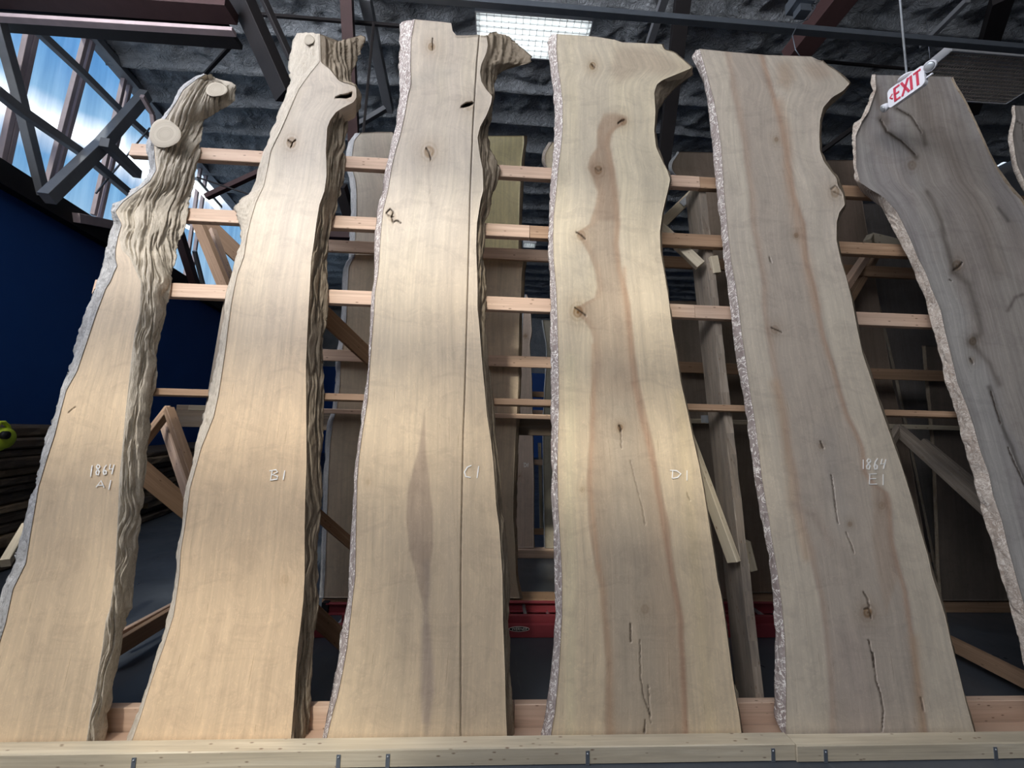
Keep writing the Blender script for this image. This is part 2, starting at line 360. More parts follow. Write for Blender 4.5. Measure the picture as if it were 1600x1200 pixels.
def slab(sp):
    pl = sp.get('plane', FRONT); step = sp.get('step', 1.6); t = sp.get('t', .085)
    ytop = sp['top']; xm = curve(sp['FL'], 1100)
    zb = sp.get('zb', .037); ybs = np.arange(600, 1300, .5); zz = pl.at(np.full(ybs.shape, sp.get('xb', xm+100)), ybs)[:, 2]; yb = ybs[np.argmin(abs(zz-zb))]
    ny = int((yb-ytop)/step)+1; yy = np.linspace(ytop, yb, ny)
    k_ = 1 if sp.get('fine') else 2
    FLx, FRx, OLx, ORx = [smooth1(curve(sp[q], yy), k_) for q in ('FL', 'FR', 'OL', 'OR')]
    FRx = np.maximum(FRx, FLx+.4); bot = sst(yb-400, yb, yy)
    tc_ = sp.get('topc'); TX, TY = (np.array([q[0] for q in tc_]), np.array([q[1] for q in tc_])) if tc_ else (None, None)
    def warp(x, y):
        if tc_ is None: return y
        return y+(np.interp(x, TX, TY)-ytop)*sst(ytop+sp.get('tb', 70), ytop, y)
    nx = max(8, int((FRx-FLx).max()/step)); s = np.linspace(0, 1, nx)
    X = FLx[:, None]+(FRx-FLx)[:, None]*s; Y = warp(X, np.repeat(yy[:, None], nx, 1)+0*X)
    P0 = pl.at(X, Y); u = P0[..., 0]; v = (P0-pl.p) @ pl.a; c = u.mean(1, keepdims=True); wd = np.maximum(u[:, -1:]-u[:, :1], .02)
    ug = (u-c)*(.75/wd)**.35-(c-c.mean())*.0+(c-(u.mean()))*.35
    tone, dep, gu = paint(X, Y, u, v, dict(sp, **{}))
    ug = ug+(gu-u)+.03*(fbm(u*1.5, v*1.3, 9, 2)-.5)
    hv = fbm(u*2.5, v*1.2, 12, 3)*.006*sp.get('relief', 1)
    dome = sp.get('dome', 0)
    Pf = pl.at(X, Y, dep+hv)
    # front + straight sides + back as one closed body
    def inward(Fx, Ox, sg):
        par = np.where((xc_ := (Fx+Ox)/2-770)*sg < 0, np.abs(xc_)*t/2.2, 0); gap = np.abs(Fx-Ox)
        w_ = wd[:, 0]*.42; return np.minimum(.02+np.maximum(0, par-gap+2)*2.35/601, w_), np.clip((gap+1)/np.maximum(par*1.15, 1), .12, 1)
    (inL, tL), (inR, tR) = inward(FLx, OLx, -1), inward(FRx, ORx, 1); fr_ = np.linspace(0, 1, nx)[None, :]
    if sp.get('bL', {}).get('hid'): tL = tL*0+1
    if sp.get('bR', {}).get('hid'): tR = tR*0+1
    back = P0-pl.n*t; back[..., 0] += inL[:, None]*(1-fr_)-inR[:, None]*fr_
    er = list(range(nx)); ring = [(0, j) for j in range(nx)]+[(i, nx-1) for i in range(1, ny)]+[(ny-1, j) for j in range(nx-2, -1, -1)]+[(i, 0) for i in range(ny-2, 0, -1)]
    bv = np.array([back[i, j] for i, j in ring]); nb = ny*nx; fc = []
    idx = [i*nx+j for i, j in ring]; m = len(ring)
    for k in range(m): fc.append((idx[k], idx[(k+1) % m], nb+(k+1) % m, nb+k)[::-1])
    # back: strips across between left and right ring vertices
    Lr = {i: nb+ring.index((i, 0)) for i in (0, ny-1)}; pos = {}
    for k, q in enumerate(ring): pos[q] = nb+k
    top = [pos[(0, j)] for j in range(nx)]; botm = [pos[(ny-1, j)] for j in range(nx)]
    fc.append(tuple(top)+(pos[(1, nx-1)], pos[(1, 0)])); fc.append(tuple(botm[::-1])+(pos[(ny-2, 0)], pos[(ny-2, nx-1)]))
    for i in range(1, ny-2): fc.append((pos[(i, 0)], pos[(i, nx-1)], pos[(i+1, nx-1)], pos[(i+1, 0)]))
    ctr = pl.at(np.array(sp.get('xb', xm+100)), np.array(yb))
    root = tag(empty('wood_slab', tuple(ctr), sp['label'], 'wood slab', sp.get('group')), kind='thing')
    grid('sawn_face', Pf, MT[sp.get('mat', 'slab')], root, tone, np.stack([ug, v], -1), True, (bv, fc))
    # live edges
    for side, Fx, Ox, cfg in (('L', FLx, OLx, sp.get('bL', {})), ('R', FRx, ORx, sp.get('bR', {}))):
        sg = -1 if side == 'L' else 1; nb_ = cfg.get('n', 18 if sp.get('fine') else 7); q = np.linspace(0, 1, nb_); pw = cfg.get('pow', 1.4); amp = cfg.get('amp', .004)
        if cfg.get('hid'):
            # this side faces away from the lens: drop straight back with a slight bulge
            f0 = pl.at(Fx, warp(Fx, yy)); A = []
            for s_ in q:
                A.append(f0-pl.n*(t*s_)+np.array([sg, 0, 0])*(cfg.get('bulge', .012)*math.sin(math.pi*min(1, s_*.8))))
            E_ = np.stack(A, 1)
        else:
            Xe = Fx[:, None]+(Ox-Fx)[:, None]*q; Ye = warp(Xe, np.repeat(yy[:, None], nb_, 1)); E_ = pl.at(Xe, Ye, t*(tL if side == 'L' else tR)[:, None]*(q**pw)[None, :])
        cx_ = smooth1(E_[..., 0].mean(1), max(3, int(90/step))); ve = (E_-pl.p) @ pl.a; arc = np.concatenate([np.zeros((ny, 1)), np.cumsum(np.linalg.norm(np.diff(E_, axis=1), axis=2), 1)], 1)
        ue = (E_[..., 0]-cx_[:, None])+.45*sg*arc+(2.3 if side == 'R' else .9)
        wrp = (fbm(ue*6, ve*5, 21, 2)-.5)*.08
        r1 = 1-np.abs(2*fbm((ue+wrp)*cfg.get('fu', 30), ve*cfg.get('fv', 3.2), 40+sp.get('seed', 0), 4)-1)
        r2 = fbm((ue+wrp)*cfg.get('fu', 30)*.4, ve*cfg.get('fv', 3.2)*1.1, 50, 2)
        d = amp*(1.6*(r2-.5)*2-2.6*np.clip(r1-.72, 0, 1)/.28+.5)
        d = d+amp*1.0*(fbm(ue*75, ve*28, 71, 3)-.5)
        win = sst(0, .16, q)[None, :]; n_ = pl.n[None, None]*(1-.75*q)[None, :, None]+np.array([sg, 0, 0])*(.3+.7*q)[None, :, None]
        E_ = E_+n_*(d*win)[..., None]
        # back skirt so the wedge is closed
        bk = pl.at(Fx, warp(Fx, yy))-pl.n*t; bk[:, 0] += inL if side == 'L' else -inR; last = E_[:, -1]
        E2 = np.concatenate([E_, ((last+bk)/2)[:, None], bk[:, None]], 1); uv = np.stack([ue, ve], -1); uv = np.concatenate([uv, uv[:, -1:], uv[:, -1:]], 1)
        n2 = nb_+2; tf = tuple(range(n2)); bf = tuple((ny-1)*n2+j for j in range(n2))
        fcs = [tf if side == 'L' else tf[::-1], bf[::-1] if side == 'L' else bf]
        o = grid('live_edge', E2, MT[cfg.get('mat', 'bark_tan')], root, None, uv, side == 'R', (np.zeros((0, 3)), fcs))
        if cfg.get('label'): o['label'] = cfg['label']
    for txt, bx in sp.get('text', []): chalk(root, pl, txt, bx, sp.get('cr', .0034))
    return root, pl

SAP = (.66, .585, .455); LOW = (.70, .555, .36)
A = dict(seed=1, top=116, fine=True, t=.11, sap=(.60, .53, .42), sap2=(.66, .56, .42), low=(.70, .56, .37), label='tall debarked wood slab chalked 1864 A1, knobbly snag at its top, first in the row',
 OL=tab('116:322 122:305 140:280 160:268 180:254 200:238 225:229 248:233 265:236 283:225 300:204 315:188 317:172 330:170 350:178 370:172 415:160 455:145 500:130 555:115 597:102 650:85 687:72 735:60 830:34 900:13 935:0 1000:-22 1150:-70'),
 OR=tab('116:330 124:337 127:360 135:371 157:368 166:355 175:340 187:320 205:315 235:313 270:308 315:297 350:290 400:277 440:268 480:262 520:255 560:247 610:243 690:234 740:230 790:225 870:215 905:210 950:205 985:195 1040:185 1090:178 1120:170 1152:165'),
 FL=tab('116:321 122:309 140:286 160:275 180:262 200:248 225:240 248:242 265:244 283:234 300:212 315:192 330:180 350:190 370:184 390:180 404:180 415:183 425:178 440:172 450:165 490:150 520:140 580:120 610:103 640:95 680:85 710:75 760:60 830:48 880:40 920:20 975:8 1000:0 1150:-44'),
 FR=tab('116:323 122:311 140:288 160:277 180:264 200:250 225:242 248:244 265:246 283:236 300:214 315:194 330:182 350:192 370:186 390:190 404:204 415:208 425:213 440:220 490:218 520:210 560:205 600:201 645:196 690:192 740:187 830:183 880:180 900:179 950:172 970:165 1010:160 1070:150 1110:142 1152:136'),
 bL=dict(mat='bark_pale', amp=.008, fu=40, pow=1.3, n=30, fv=5, label='pale grey live edge with pitted bark'), bR=dict(mat='bark_tan', amp=.0068, pow=1.5, n=84, fu=34, fv=3.4, label='deeply furrowed tan live edge'),
 text=[('1864', [(139, 727, 147, 745), (148, 726, 158, 743), (159, 726, 169, 742), (168, 725, 181, 741)]), ('A1', [(150, 751, 164, 763), (167, 750, 177, 765)])],
 crack=[([(107, 645), (112, 640), (118, 636)], .6, .5)])
B = dict(seed=2, top=50, fine=True, t=.11, sap=(.61, .56, .465), sap2=(.66, .58, .46), low=(.72, .56, .36), label='tall pale slab chalked B1 with a horned top and wide furrowed right edge',
 topc=[(440, 52), (463, 52), (475, 50), (500, 53), (515, 62), (525, 65), (540, 62), (556, 57), (569, 53)], tb=40,
 OL=tab('50:462 62:458 75:455 95:451 130:452 155:443 175:435 200:425 235:413 260:405 280:400 302:390 312:375 325:365 340:370 352:375 378:375 400:369 432:362 455:355 480:350 512:347 545:342 575:335 610:327 630:322 660:315 692:307 725:300 755:292 785:287 820:284 862:277 900:274 950:265 980:256 1012:247 1050:237 1088:225 1118:212 1152:197'),
 FL=tab('50:498 97:499 100:496 110:488 120:480 140:466 165:455 200:440 235:423 262:418 290:412 315:400 345:391 367:386 400:381 430:370 475:361 512:356 545:352 580:347 617:341 650:334 700:314 762:297 820:289 862:282 900:280 962:271 1012:255 1062:237 1118:220 1152:208'),
 FR=tab('50:500 97:501 102:507 107:514 117:522 126:529 130:542 131:550 136:556 152:557 160:552 168:536 175:525 187:516 200:511 235:509 258:510 275:510 298:507 320:499 350:494 375:491 408:486 450:484 482:482 525:480 570:478 725:479 775:477 825:476 900:476 938:474 982:469 1012:465 1050:462 1088:460 1125:457 1151:455'),
 OR=tab('50:562 55:569 65:569 80:564 100:556 115:551 130:553 140:560 152:565 168:563 178:556 182:548 190:541 195:543 205:541 218:537 235:538 250:541 270:539 290:537 305:532 330:526 350:522 375:517 400:515 438:512 460:511 500:509 598:507 670:507 710:504 750:506 788:502 838:500 898:499 938:497 982:494 1020:491 1050:489 1086:486 1125:482 1151:480'),
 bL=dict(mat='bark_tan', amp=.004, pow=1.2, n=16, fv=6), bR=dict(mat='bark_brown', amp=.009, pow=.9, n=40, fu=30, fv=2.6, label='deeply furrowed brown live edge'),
 knot=[(455, 223, 12, 1.), (548, 150, 14, .5), (445, 905, 10, .3)], crack=[([(450, 219), (457, 224), (462, 219)], .7, .9), ([(457, 224), (455, 230)], .6, .8)],
 hole=[[(524, 153), (533, 149), (543, 148), (550, 145), (549, 151), (541, 154), (532, 153)]],
 text=[('B1', [(421, 734, 438, 751), (440, 735, 448, 750)])])
C = dict(seed=3, top=30, fine=True, t=.10, sap=(.59, .54, .445), sap2=(.64, .57, .45), low=(.69, .56, .37), label='wide pale slab chalked C1 with a brown spindle stain and a thin straight joint line',
 topc=[(624, 38), (632, 31), (647, 30), (690, 34), (705, 36), (707, 48), (714, 57), (730, 56), (745, 54), (757, 56), (770, 50), (783, 48), (800, 58), (815, 72), (832, 90)], tb=28,
 OL=tab('30:624 75:624 100:622 150:624 170:621 195:619 218:612 240:609 262:604 282:600 302:598 315:592 330:589 362:586 400:586 440:584 462:580 488:579 525:578 562:575 598:572 638:566 675:562 712:557 745:552 780:550 820:549 900:545 938:541 968:536 995:531 1030:527 1062:522 1100:515 1125:510 1150:504'),
 FL=tab('30:648 62:642 100:641 130:642 150:637 180:632 212:625 238:617 265:611 298:606 325:599 362:595 425:591 455:586 488:584 525:581 562:578 625:574 675:566 712:561 750:558 825:556 900:555 932:551 975:546 1012:542 1050:535 1088:527 1112:520 1150:511'),
 FR=tab('30:757 57:760 70:762 82:760 100:752 112:750 128:752 140:760 150:769 162:767 180:760 198:750 215:746 240:749 265:754 298:755 312:751 350:745 388:744 450:746 482:746 512:749 538:751 575:754 605:757 650:761 688:767 725:771 788:775 825:780 900:785 975:786 1050:789 1100:790 1148:792'),
 OR=tab('30:775 50:790 72:812 86:826 92:831 99:827 103:805 110:787 118:777 128:772 145:772 162:770 180:769 208:765 232:766 252:775 265:780 282:777 302:771 325:765 348:759 375:757 425:758 470:760 512:760 550:762 598:765 638:770 670:772 705:777 750:782 800:787 850:791 900:794 975:796 1025:797 1100:800 1147:802'),
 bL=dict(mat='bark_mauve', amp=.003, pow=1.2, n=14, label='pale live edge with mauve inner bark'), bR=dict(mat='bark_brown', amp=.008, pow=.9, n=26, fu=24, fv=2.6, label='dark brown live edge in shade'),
 heart=[dict(poly=[(664, 640), (666, 700), (672, 770), (676, 800), (677, 850), (672, 895), (668, 950), (665, 960), (658, 930), (650, 895), (640, 860), (634, 810), (636, 770), (645, 730), (655, 700), (661, 660)], col=(.44, .335, .245), soft=2.5, a=.85, wob=3),
        dict(poly=[(663, 960), (672, 985), (678, 1040), (679, 1080), (672, 1130), (660, 1130), (657, 1080), (659, 1030), (660, 985)], col=(.40, .32, .27), soft=5, a=.7, wob=4)],
 streak=[([(667, 880), (668, 1145)], 6, (.40, .32, .25), .7), ([(632, 920), (622, 1140)], 26, (.50, .41, .30), .45), ([(705, 640), (705, 1145)], 14, (.55, .44, .32), .4), ([(670, 240), (672, 320)], 3, (.42, .36, .3), .5), ([(640, 130), (700, 112)], 10, (.46, .42, .36), .5), ([(735, 150), (700, 180)], 12, (.50, .44, .37), .5)],
 knot=[(674, 73, 9, 1.), (671, 237, 13, 1.), (612, 338, 12, .5), (733, 165, 12, .5), (575, 753, 6, .4)],
 crack=[([(749, 55), (745, 100), (739, 200), (735, 298), (731, 450), (727, 598), (724, 675), (721, 825), (720, 900), (720, 1150)], .75, .8), ([(676, 60), (676, 78)], .6, .8), ([(666, 232), (671, 238), (673, 250)], .7, .9),
        ([(604, 333), (610, 327), (615, 332), (612, 338), (614, 348), (620, 345), (626, 349)], .8, .9), ([(605, 334), (608, 338), (615, 339)], .6, .8)],
 hole=[[(720, 167), (727, 162), (738, 160), (740, 162), (733, 166), (724, 168)]],
 text=[('C1', [(725, 727, 738, 746), (743, 728, 751, 747)])])
D = dict(seed=4, top=53, fine=True, t=.09, sap=(.64, .59, .455), sap2=(.69, .61, .45), low=(.72, .60, .40), label='wide slab chalked D1 with a winding brown heartwood and sharp right horn at the top',
 topc=[(850, 54), (870, 53), (930, 57), (960, 62), (972, 66), (1000, 67), (1037, 69), (1052, 80)], tb=30,
 OL=tab('53:860 65:855 80:856 100:859 120:861 150:865 200:866 238:864 270:861 298:859 362:857 395:856 450:859 500:860 600:860 700:861 775:861 825:864 898:866 950:866 1012:864 1055:860 1095:855 1125:851 1146:846'),
 FL=tab('53:870 75:869 108:872 125:875 160:879 200:879 225:877 262:872 298:869 338:865 370:864 405:865 450:869 500:871 598:873 638:873 725:871 788:872 825:874 898:878 962:878 1012:875 1062:872 1112:867 1146:861'),
 FR=tab('53:1034 69:1038 82:1054 94:1068 106:1081 110:1072 114:1062 125:1035 132:1026 145:1022 175:1024 205:1022 230:1025 250:1034 265:1042 280:1047 295:1044 332:1035 362:1031 392:1032 420:1037 462:1044 512:1050 555:1057 598:1064 642:1074 680:1082 725:1092 762:1099 800:1105 838:1111 875:1117 905:1121 925:1126 962:1132 1000:1137 1038:1142 1075:1147 1112:1154 1142:1158'),
 OR=tab('53:1036 69:1040 82:1056 94:1070 106:1083 118:1082 130:1065 143:1050 155:1040 170:1030 185:1027 205:1025 230:1028 250:1036 268:1045 280:1049 300:1044 332:1037 362:1033 392:1034 420:1039 462:1046 512:1052 600:1066 642:1076 700:1089 762:1101 838:1113 905:1123 962:1134 1038:1144 1142:1160'),
 bL=dict(mat='bark_mauve', amp=.003, pow=1.2, n=16, label='mauve live edge flecked with pale wood'), bR=dict(mat='bark_brown', amp=.003, pow=.8, n=12),
 heart=[dict(L=tab('165:950 175:944 205:933 230:934 245:922 262:918 280:928 300:935 330:927 350:920 358:908 362:900 368:900 378:908 400:920 420:927 450:932 465:928 472:915 480:903 490:902 500:912 515:922 530:926 570:929 600:926 640:922 688:920 750:916 812:919 838:922 875:929 915:937 960:942 1025:946 1146:945'),
             R=tab('165:958 175:965 183:980 192:980 200:966 210:957 230:953 260:960 300:965 350:970 382:966 425:972 475:984 525:990 588:997 625:1005 675:1017 725:1027 775:1037 825:1047 888:1054 930:1061 975:1068 1025:1072 1146:1074'), top=178, col=(.475, .365, .265), rim=(.47, .32, .215), a=.72, soft=2.5, wob=5),
        dict(poly=[(960, 75), (1010, 72), (1060, 95), (1075, 106), (1035, 118), (1000, 112), (965, 130), (955, 110)], col=(.46, .37, .28), soft=9, a=.6, wob=8),
        dict(poly=[(945, 178), (962, 176), (978, 186), (978, 195), (962, 203), (955, 225), (958, 250), (968, 300), (968, 345), (932, 345), (937, 300), (925, 282), (920, 262), (930, 246), (934, 215), (936, 195)], col=(.36, .26, .185), soft=4, a=.55, wob=4),
        dict(poly=[(940, 620), (990, 620), (1010, 760), (1020, 900), (1040, 1150), (960, 1150), (950, 950), (945, 780)], col=(.50, .43, .33), soft=22, a=.6, wob=14)],
 streak=[([(935, 885), (942, 940), (950, 1020), (956, 1146)], 6, (.50, .34, .22), .6), ([(990, 600), (1020, 720), (1050, 900), (1064, 975), (1072, 1146)], 4, (.48, .31, .21), .7), ([(975, 420), (990, 600)], 4, (.50, .34, .23), .6), ([(928, 540), (922, 760), (935, 890)], 4, (.52, .35, .23), .65), ([(1062, 620), (1110, 1146)], 12, (.70, .57, .36), .5), ([(890, 560), (892, 1146)], 10, (.74, .66, .44), .5)],
 knot=[(926, 103, 8, 1.2), (974, 190, 9, .8), (935, 266, 11, .9), (908, 368, 11, .7), (903, 487, 13, 1.1), (969, 668, 7, 1.1), (1008, 952, 12, .4), (910, 765, 6, .5)],
 crack=[([(925, 101), (929, 105)], 1.6, .8), ([(966, 193), (971, 189), (976, 188)], .9, .9), ([(931, 263), (936, 268), (940, 264)], .8, .5), ([(900, 363), (908, 368), (915, 374)], .7, .9), ([(898, 481), (906, 487), (916, 494)], .9, .9), ([(967, 665), (970, 670), (969, 674)], 1.4, .9), ([(970, 674), (971, 700)], .6, .6),
        ([(985, 975), (986, 1003)], 1.1, .9), ([(1000, 1000), (1001, 1060), (1006, 1090), (1016, 1118)], .6, .7), ([(1013, 1070), (1014, 1100), (1017, 1130)], .6, .7), ([(1008, 1125), (1007, 1146)], .9, .9), ([(985, 720), (995, 760), (1005, 800), (1008, 820)], .5, .4), ([(1073, 770), (1078, 782)], .6, .5)],
 text=[('Dl', [(1047, 734, 1064, 748), (1069, 735, 1078, 751)])])
E_ = dict(seed=5, top=76, fine=True, t=.085, sap=(.60, .555, .465), sap2=(.64, .58, .48), low=(.65, .585, .45), label='wide slab chalked 1864 E1 with broad grey brown heart and long split near foot',
 topc=[(1080, 80), (1092, 76), (1130, 80), (1200, 86), (1267, 88), (1285, 97), (1295, 103)], tb=20,
 OL=tab('76:1086 84:1081 92:1082 108:1090 125:1097 155:1104 188:1109 225:1112 262:1116 300:1119 350:1125 395:1129 438:1135 480:1141 525:1146 562:1151 600:1157 645:1165 682:1170 715:1175 762:1180 808:1187 838:1194 870:1200 900:1204 938:1207 988:1210 1050:1210 1100:1209 1120:1210 1146:1222'),
 FL=tab('76:1093 100:1100 138:1110 155:1115 188:1121 225:1126 262:1129 312:1132 362:1137 408:1142 445:1149 480:1154 525:1159 555:1164 600:1170 662:1180 700:1185 745:1190 788:1197 808:1201 850:1207 898:1215 950:1222 1000:1226 1050:1228 1146:1228'),
 FR=tab('76:1278 97:1286 110:1307 120:1318 130:1328 142:1317 152:1300 168:1286 188:1281 212:1280 235:1281 252:1287 270:1300 278:1307 290:1309 302:1317 320:1320 332:1311 348:1307 375:1307 408:1314 432:1322 468:1331 512:1339 550:1347 598:1363 645:1379 695:1397 732:1410 780:1425 825:1437 868:1450 898:1456 925:1465 962:1477 1008:1487 1050:1498 1095:1509 1125:1517 1138:1521'),
 OR=tab('76:1278 97:1288 110:1309 120:1320 130:1330 146:1319 160:1304 175:1290 192:1284 212:1283 235:1284 252:1290 278:1310 302:1319 320:1322 348:1309 375:1309 408:1316 468:1333 550:1350 598:1366 695:1400 780:1427 868:1452 962:1479 1050:1500 1138:1523'),
 bL=dict(mat='bark_mauve', amp=.003, pow=1.2, n=18, label='mauve live edge with broken pale bark'), bR=dict(mat='bark_brown', amp=.003, pow=.8, n=12),
 heart=[dict(L=tab('70:1130 85:1132 155:1146 205:1157 298:1169 350:1174 438:1187 475:1189 512:1194 550:1200 600:1211 675:1225 750:1237 788:1240 825:1250 862:1265 898:1272 925:1277 1000:1286 1075:1292 1142:1295'),
             R=tab('70:1190 90:1196 160:1215 212:1230 300:1242 350:1260 412:1265 450:1277 512:1287 575:1307 612:1317 662:1335 700:1350 738:1358 758:1372 770:1388 800:1395 850:1397 888:1407 925:1420 1000:1432 1075:1442 1137:1450'), top=60, col=(.47, .405, .345), rim=(.46, .31, .22), a=.75, soft=4, wob=8),
        dict(poly=[(1362, 758), (1378, 760), (1392, 780), (1395, 840), (1402, 900), (1385, 960), (1370, 900), (1362, 840), (1365, 790)], col=(.44, .33, .25), soft=5, a=.5, wob=5),
        dict(poly=[(1215, 100), (1235, 95), (1242, 120), (1232, 140), (1215, 130)], col=(.47, .34, .24), soft=9, a=.55), dict(poly=[(1258, 98), (1290, 100), (1300, 118), (1275, 125), (1258, 112)], col=(.47, .35, .26), soft=9, a=.5)],
 streak=[([(1217, 160), (1230, 212), (1232, 275), (1245, 350), (1262, 412), (1275, 480)], 8, (.52, .37, .27), .6), ([(1212, 600), (1230, 700), (1240, 790), (1262, 870)], 8, (.52, .38, .27), .7), ([(1240, 790), (1272, 805), (1300, 850)], 7, (.42, .34, .28), .6), ([(1290, 680), (1320, 820)], 20, (.44, .40, .36), .5), ([(1325, 1000), (1350, 1142)], 30, (.46, .385, .335), .6), ([(1430, 1000), (1440, 1140)], 9, (.52, .38, .26), .6)],
 knot=[(1213, 218, 6, .8), (1244, 368, 6, .9), (1211, 515, 10, .6), (1283, 697, 7, .6), (1328, 819, 6, .8), (1356, 957, 12, 1.1), (1305, 300, 12, .8), (1378, 790, 9, .5)],
 crack=[([(1300, 843), (1300, 760), (1303, 740)], .5, .0), ([(1282, 690), (1286, 700)], 1.4, .8), ([(1299, 742), (1302, 762), (1306, 800), (1310, 818)], .7, .8), ([(1322, 832), (1330, 850), (1334, 864)], .7, .7), ([(1349, 925), (1356, 938), (1358, 948)], 1.4, .8), ([(1350, 952), (1357, 950), (1360, 960), (1361, 966)], 1.4, .8),
        ([(1357, 1000), (1362, 1020), (1366, 1040), (1369, 1065), (1376, 1085), (1380, 1110), (1378, 1142)], 1.0, .9), ([(1363, 1020), (1366, 1042)], 1.9, .85), ([(1438, 1090), (1443, 1110)], 1.3, .7), ([(1205, 512), (1212, 515), (1222, 520)], .8, .8), ([(1202, 402), (1205, 410)], .8, .7), ([(1298, 296), (1305, 290), (1312, 296)], .8, .6), ([(1303, 300), (1316, 306)], .8, .5)],
 text=[('l864', [(1345, 718, 1353, 733), (1352, 717, 1363, 734), (1364, 716, 1374, 734), (1374, 717, 1387, 733)]), ('El', [(1357, 740, 1372, 757), (1374, 741, 1386, 758)])])
F_ = dict(seed=6, top=117, fine=True, t=.085, sap=(.37, .36, .345), sap2=(.47, .455, .43), label='widest grey weathered slab behind the exit sign, with dark folds and hollows', mat='slab_rough', relief=4,
 topc=[(1360, 117), (1430, 118), (1490, 120), (1500, 124)], tb=30, xb=1800,
 OL=tab('117:1362 130:1361 140:1364 160:1355 175:1350 187:1345 194:1332 212:1331 238:1332 262:1334 282:1336 290:1345 300:1356 310:1370 332:1380 358:1395 382:1407 405:1420 432:1430 465:1445 495:1452 530:1461 562:1470 598:1477 638:1491 670:1499 708:1509 745:1520 792:1532 825:1542 860:1552 895:1562 930:1572 968:1582 1005:1592 1032:1597 1140:1626'),
 FL=tab('117:1368 140:1369 160:1362 175:1357 190:1347 212:1337 262:1338 285:1344 296:1360 306:1378 318:1390 332:1402 352:1412 380:1425 405:1435 425:1446 455:1457 485:1470 520:1477 550:1485 598:1496 638:1512 668:1522 705:1532 740:1545 775:1552 812:1565 855:1575 910:1590 945:1600 1000:1612 1140:1648'),
 FR=tab('117:1489 140:1500 162:1512 200:1530 238:1547 262:1560 290:1580 310:1598 350:1622 420:1645 500:1668 700:1730 900:1810 1140:1930'),
 OR=tab('117:1491 140:1502 162:1514 200:1532 238:1549 262:1562 290:1582 310:1600 350:1624 420:1647 500:1670 700:1732 900:1812 1140:1932'),
 bL=dict(mat='bark_cream', amp=.004, pow=1.1, n=24, fv=6, label='cream and pink broken live edge'), bR=dict(mat='bark_brown', hid=True, n=8),
 heart=[dict(L=tab('117:1400 300:1440 450:1500 600:1550 900:1680'), R=tab('117:1470 300:1560 450:1640 600:1700 900:1800'), top=117, col=(.36, .31, .265), a=.5, soft=16, wob=24)],
 streak=[([(1375, 185), (1385, 205), (1410, 222), (1432, 245)], 5, (.13, .11, .09), .9), ([(1390, 165), (1420, 180), (1440, 205), (1445, 225)], 4, (.15, .13, .11), .8), ([(1385, 190), (1378, 170), (1370, 140)], 7, (.22, .18, .15), .7),
         ([(1450, 300), (1470, 345), (1482, 395), (1490, 425)], 4, (.16, .14, .12), .8), ([(1490, 425), (1515, 445), (1530, 500), (1532, 520), (1515, 535)], 6, (.17, .15, .13), .7), ([(1545, 605), (1560, 650), (1580, 700), (1600, 750)], 4, (.12, .11, .10), .9), ([(1560, 325), (1575, 345)], 3, (.12, .11, .1), .8), ([(1575, 485), (1585, 465), (1600, 460)], 3, (.13, .11, .1), .7),
         ([(1420, 140), (1480, 230), (1530, 330), (1560, 420)], 16, (.26, .22, .19), .6), ([(1345, 200), (1400, 270), (1440, 330), (1465, 400)], 9, (.40, .36, .33), .5), ([(1520, 540), (1548, 570), (1560, 600)], 5, (.16, .14, .12), .7)],
 knot=[(1425, 258, 12, .7), (1495, 415, 12, .9), (1520, 533, 10, .9), (1518, 563, 6, .8)],
 crack=[([(1376, 188), (1386, 206), (1410, 222), (1430, 242)], 1.2, .9), ([(1402, 170), (1425, 183), (1440, 208)], .9, .8), ([(1490, 422), (1497, 418), (1503, 410)], 1.2, .9), ([(1483, 437), (1487, 439)], .9, .8), ([(1548, 612), (1556, 640), (1563, 662)], .9, .9), ([(1575, 700), (1590, 735), (1602, 760)], 1.2, .9), ([(1516, 560), (1520, 568)], 1.2, .9)])
G_ = dict(seed=7, top=165, t=.085, step=2.5, sap=(.30, .285, .26), label='rough grey slab at the far right, mostly beyond the grey slab with the exit sign', mat='slab_rough', relief=3, xb=2100,
 OL=tab('165:1582 172:1580 185:1581 212:1574 238:1577 260:1580 275:1586 300:1600 400:1660 600:1790 1140:1995'), FL=tab('165:1586 185:1587 212:1582 238:1586 260:1590 300:1610 400:1670 600:1800 1140:2010'),
 FR=tab('165:1690 300:1780 600:1950 1140:2240'), OR=tab('165:1692 300:1782 600:1952 1140:2242'), bL=dict(mat='bark_cream', amp=.004), bR=dict(hid=True, mat='bark_brown'), crack=[([(1590, 190), (1598, 195), (1600, 220)], 1., .8)])
roots = {}
for k, sp in zip('ABCDEFG', (A, B, C, D, E_, F_, G_)): roots[k], _ = slab(sp)
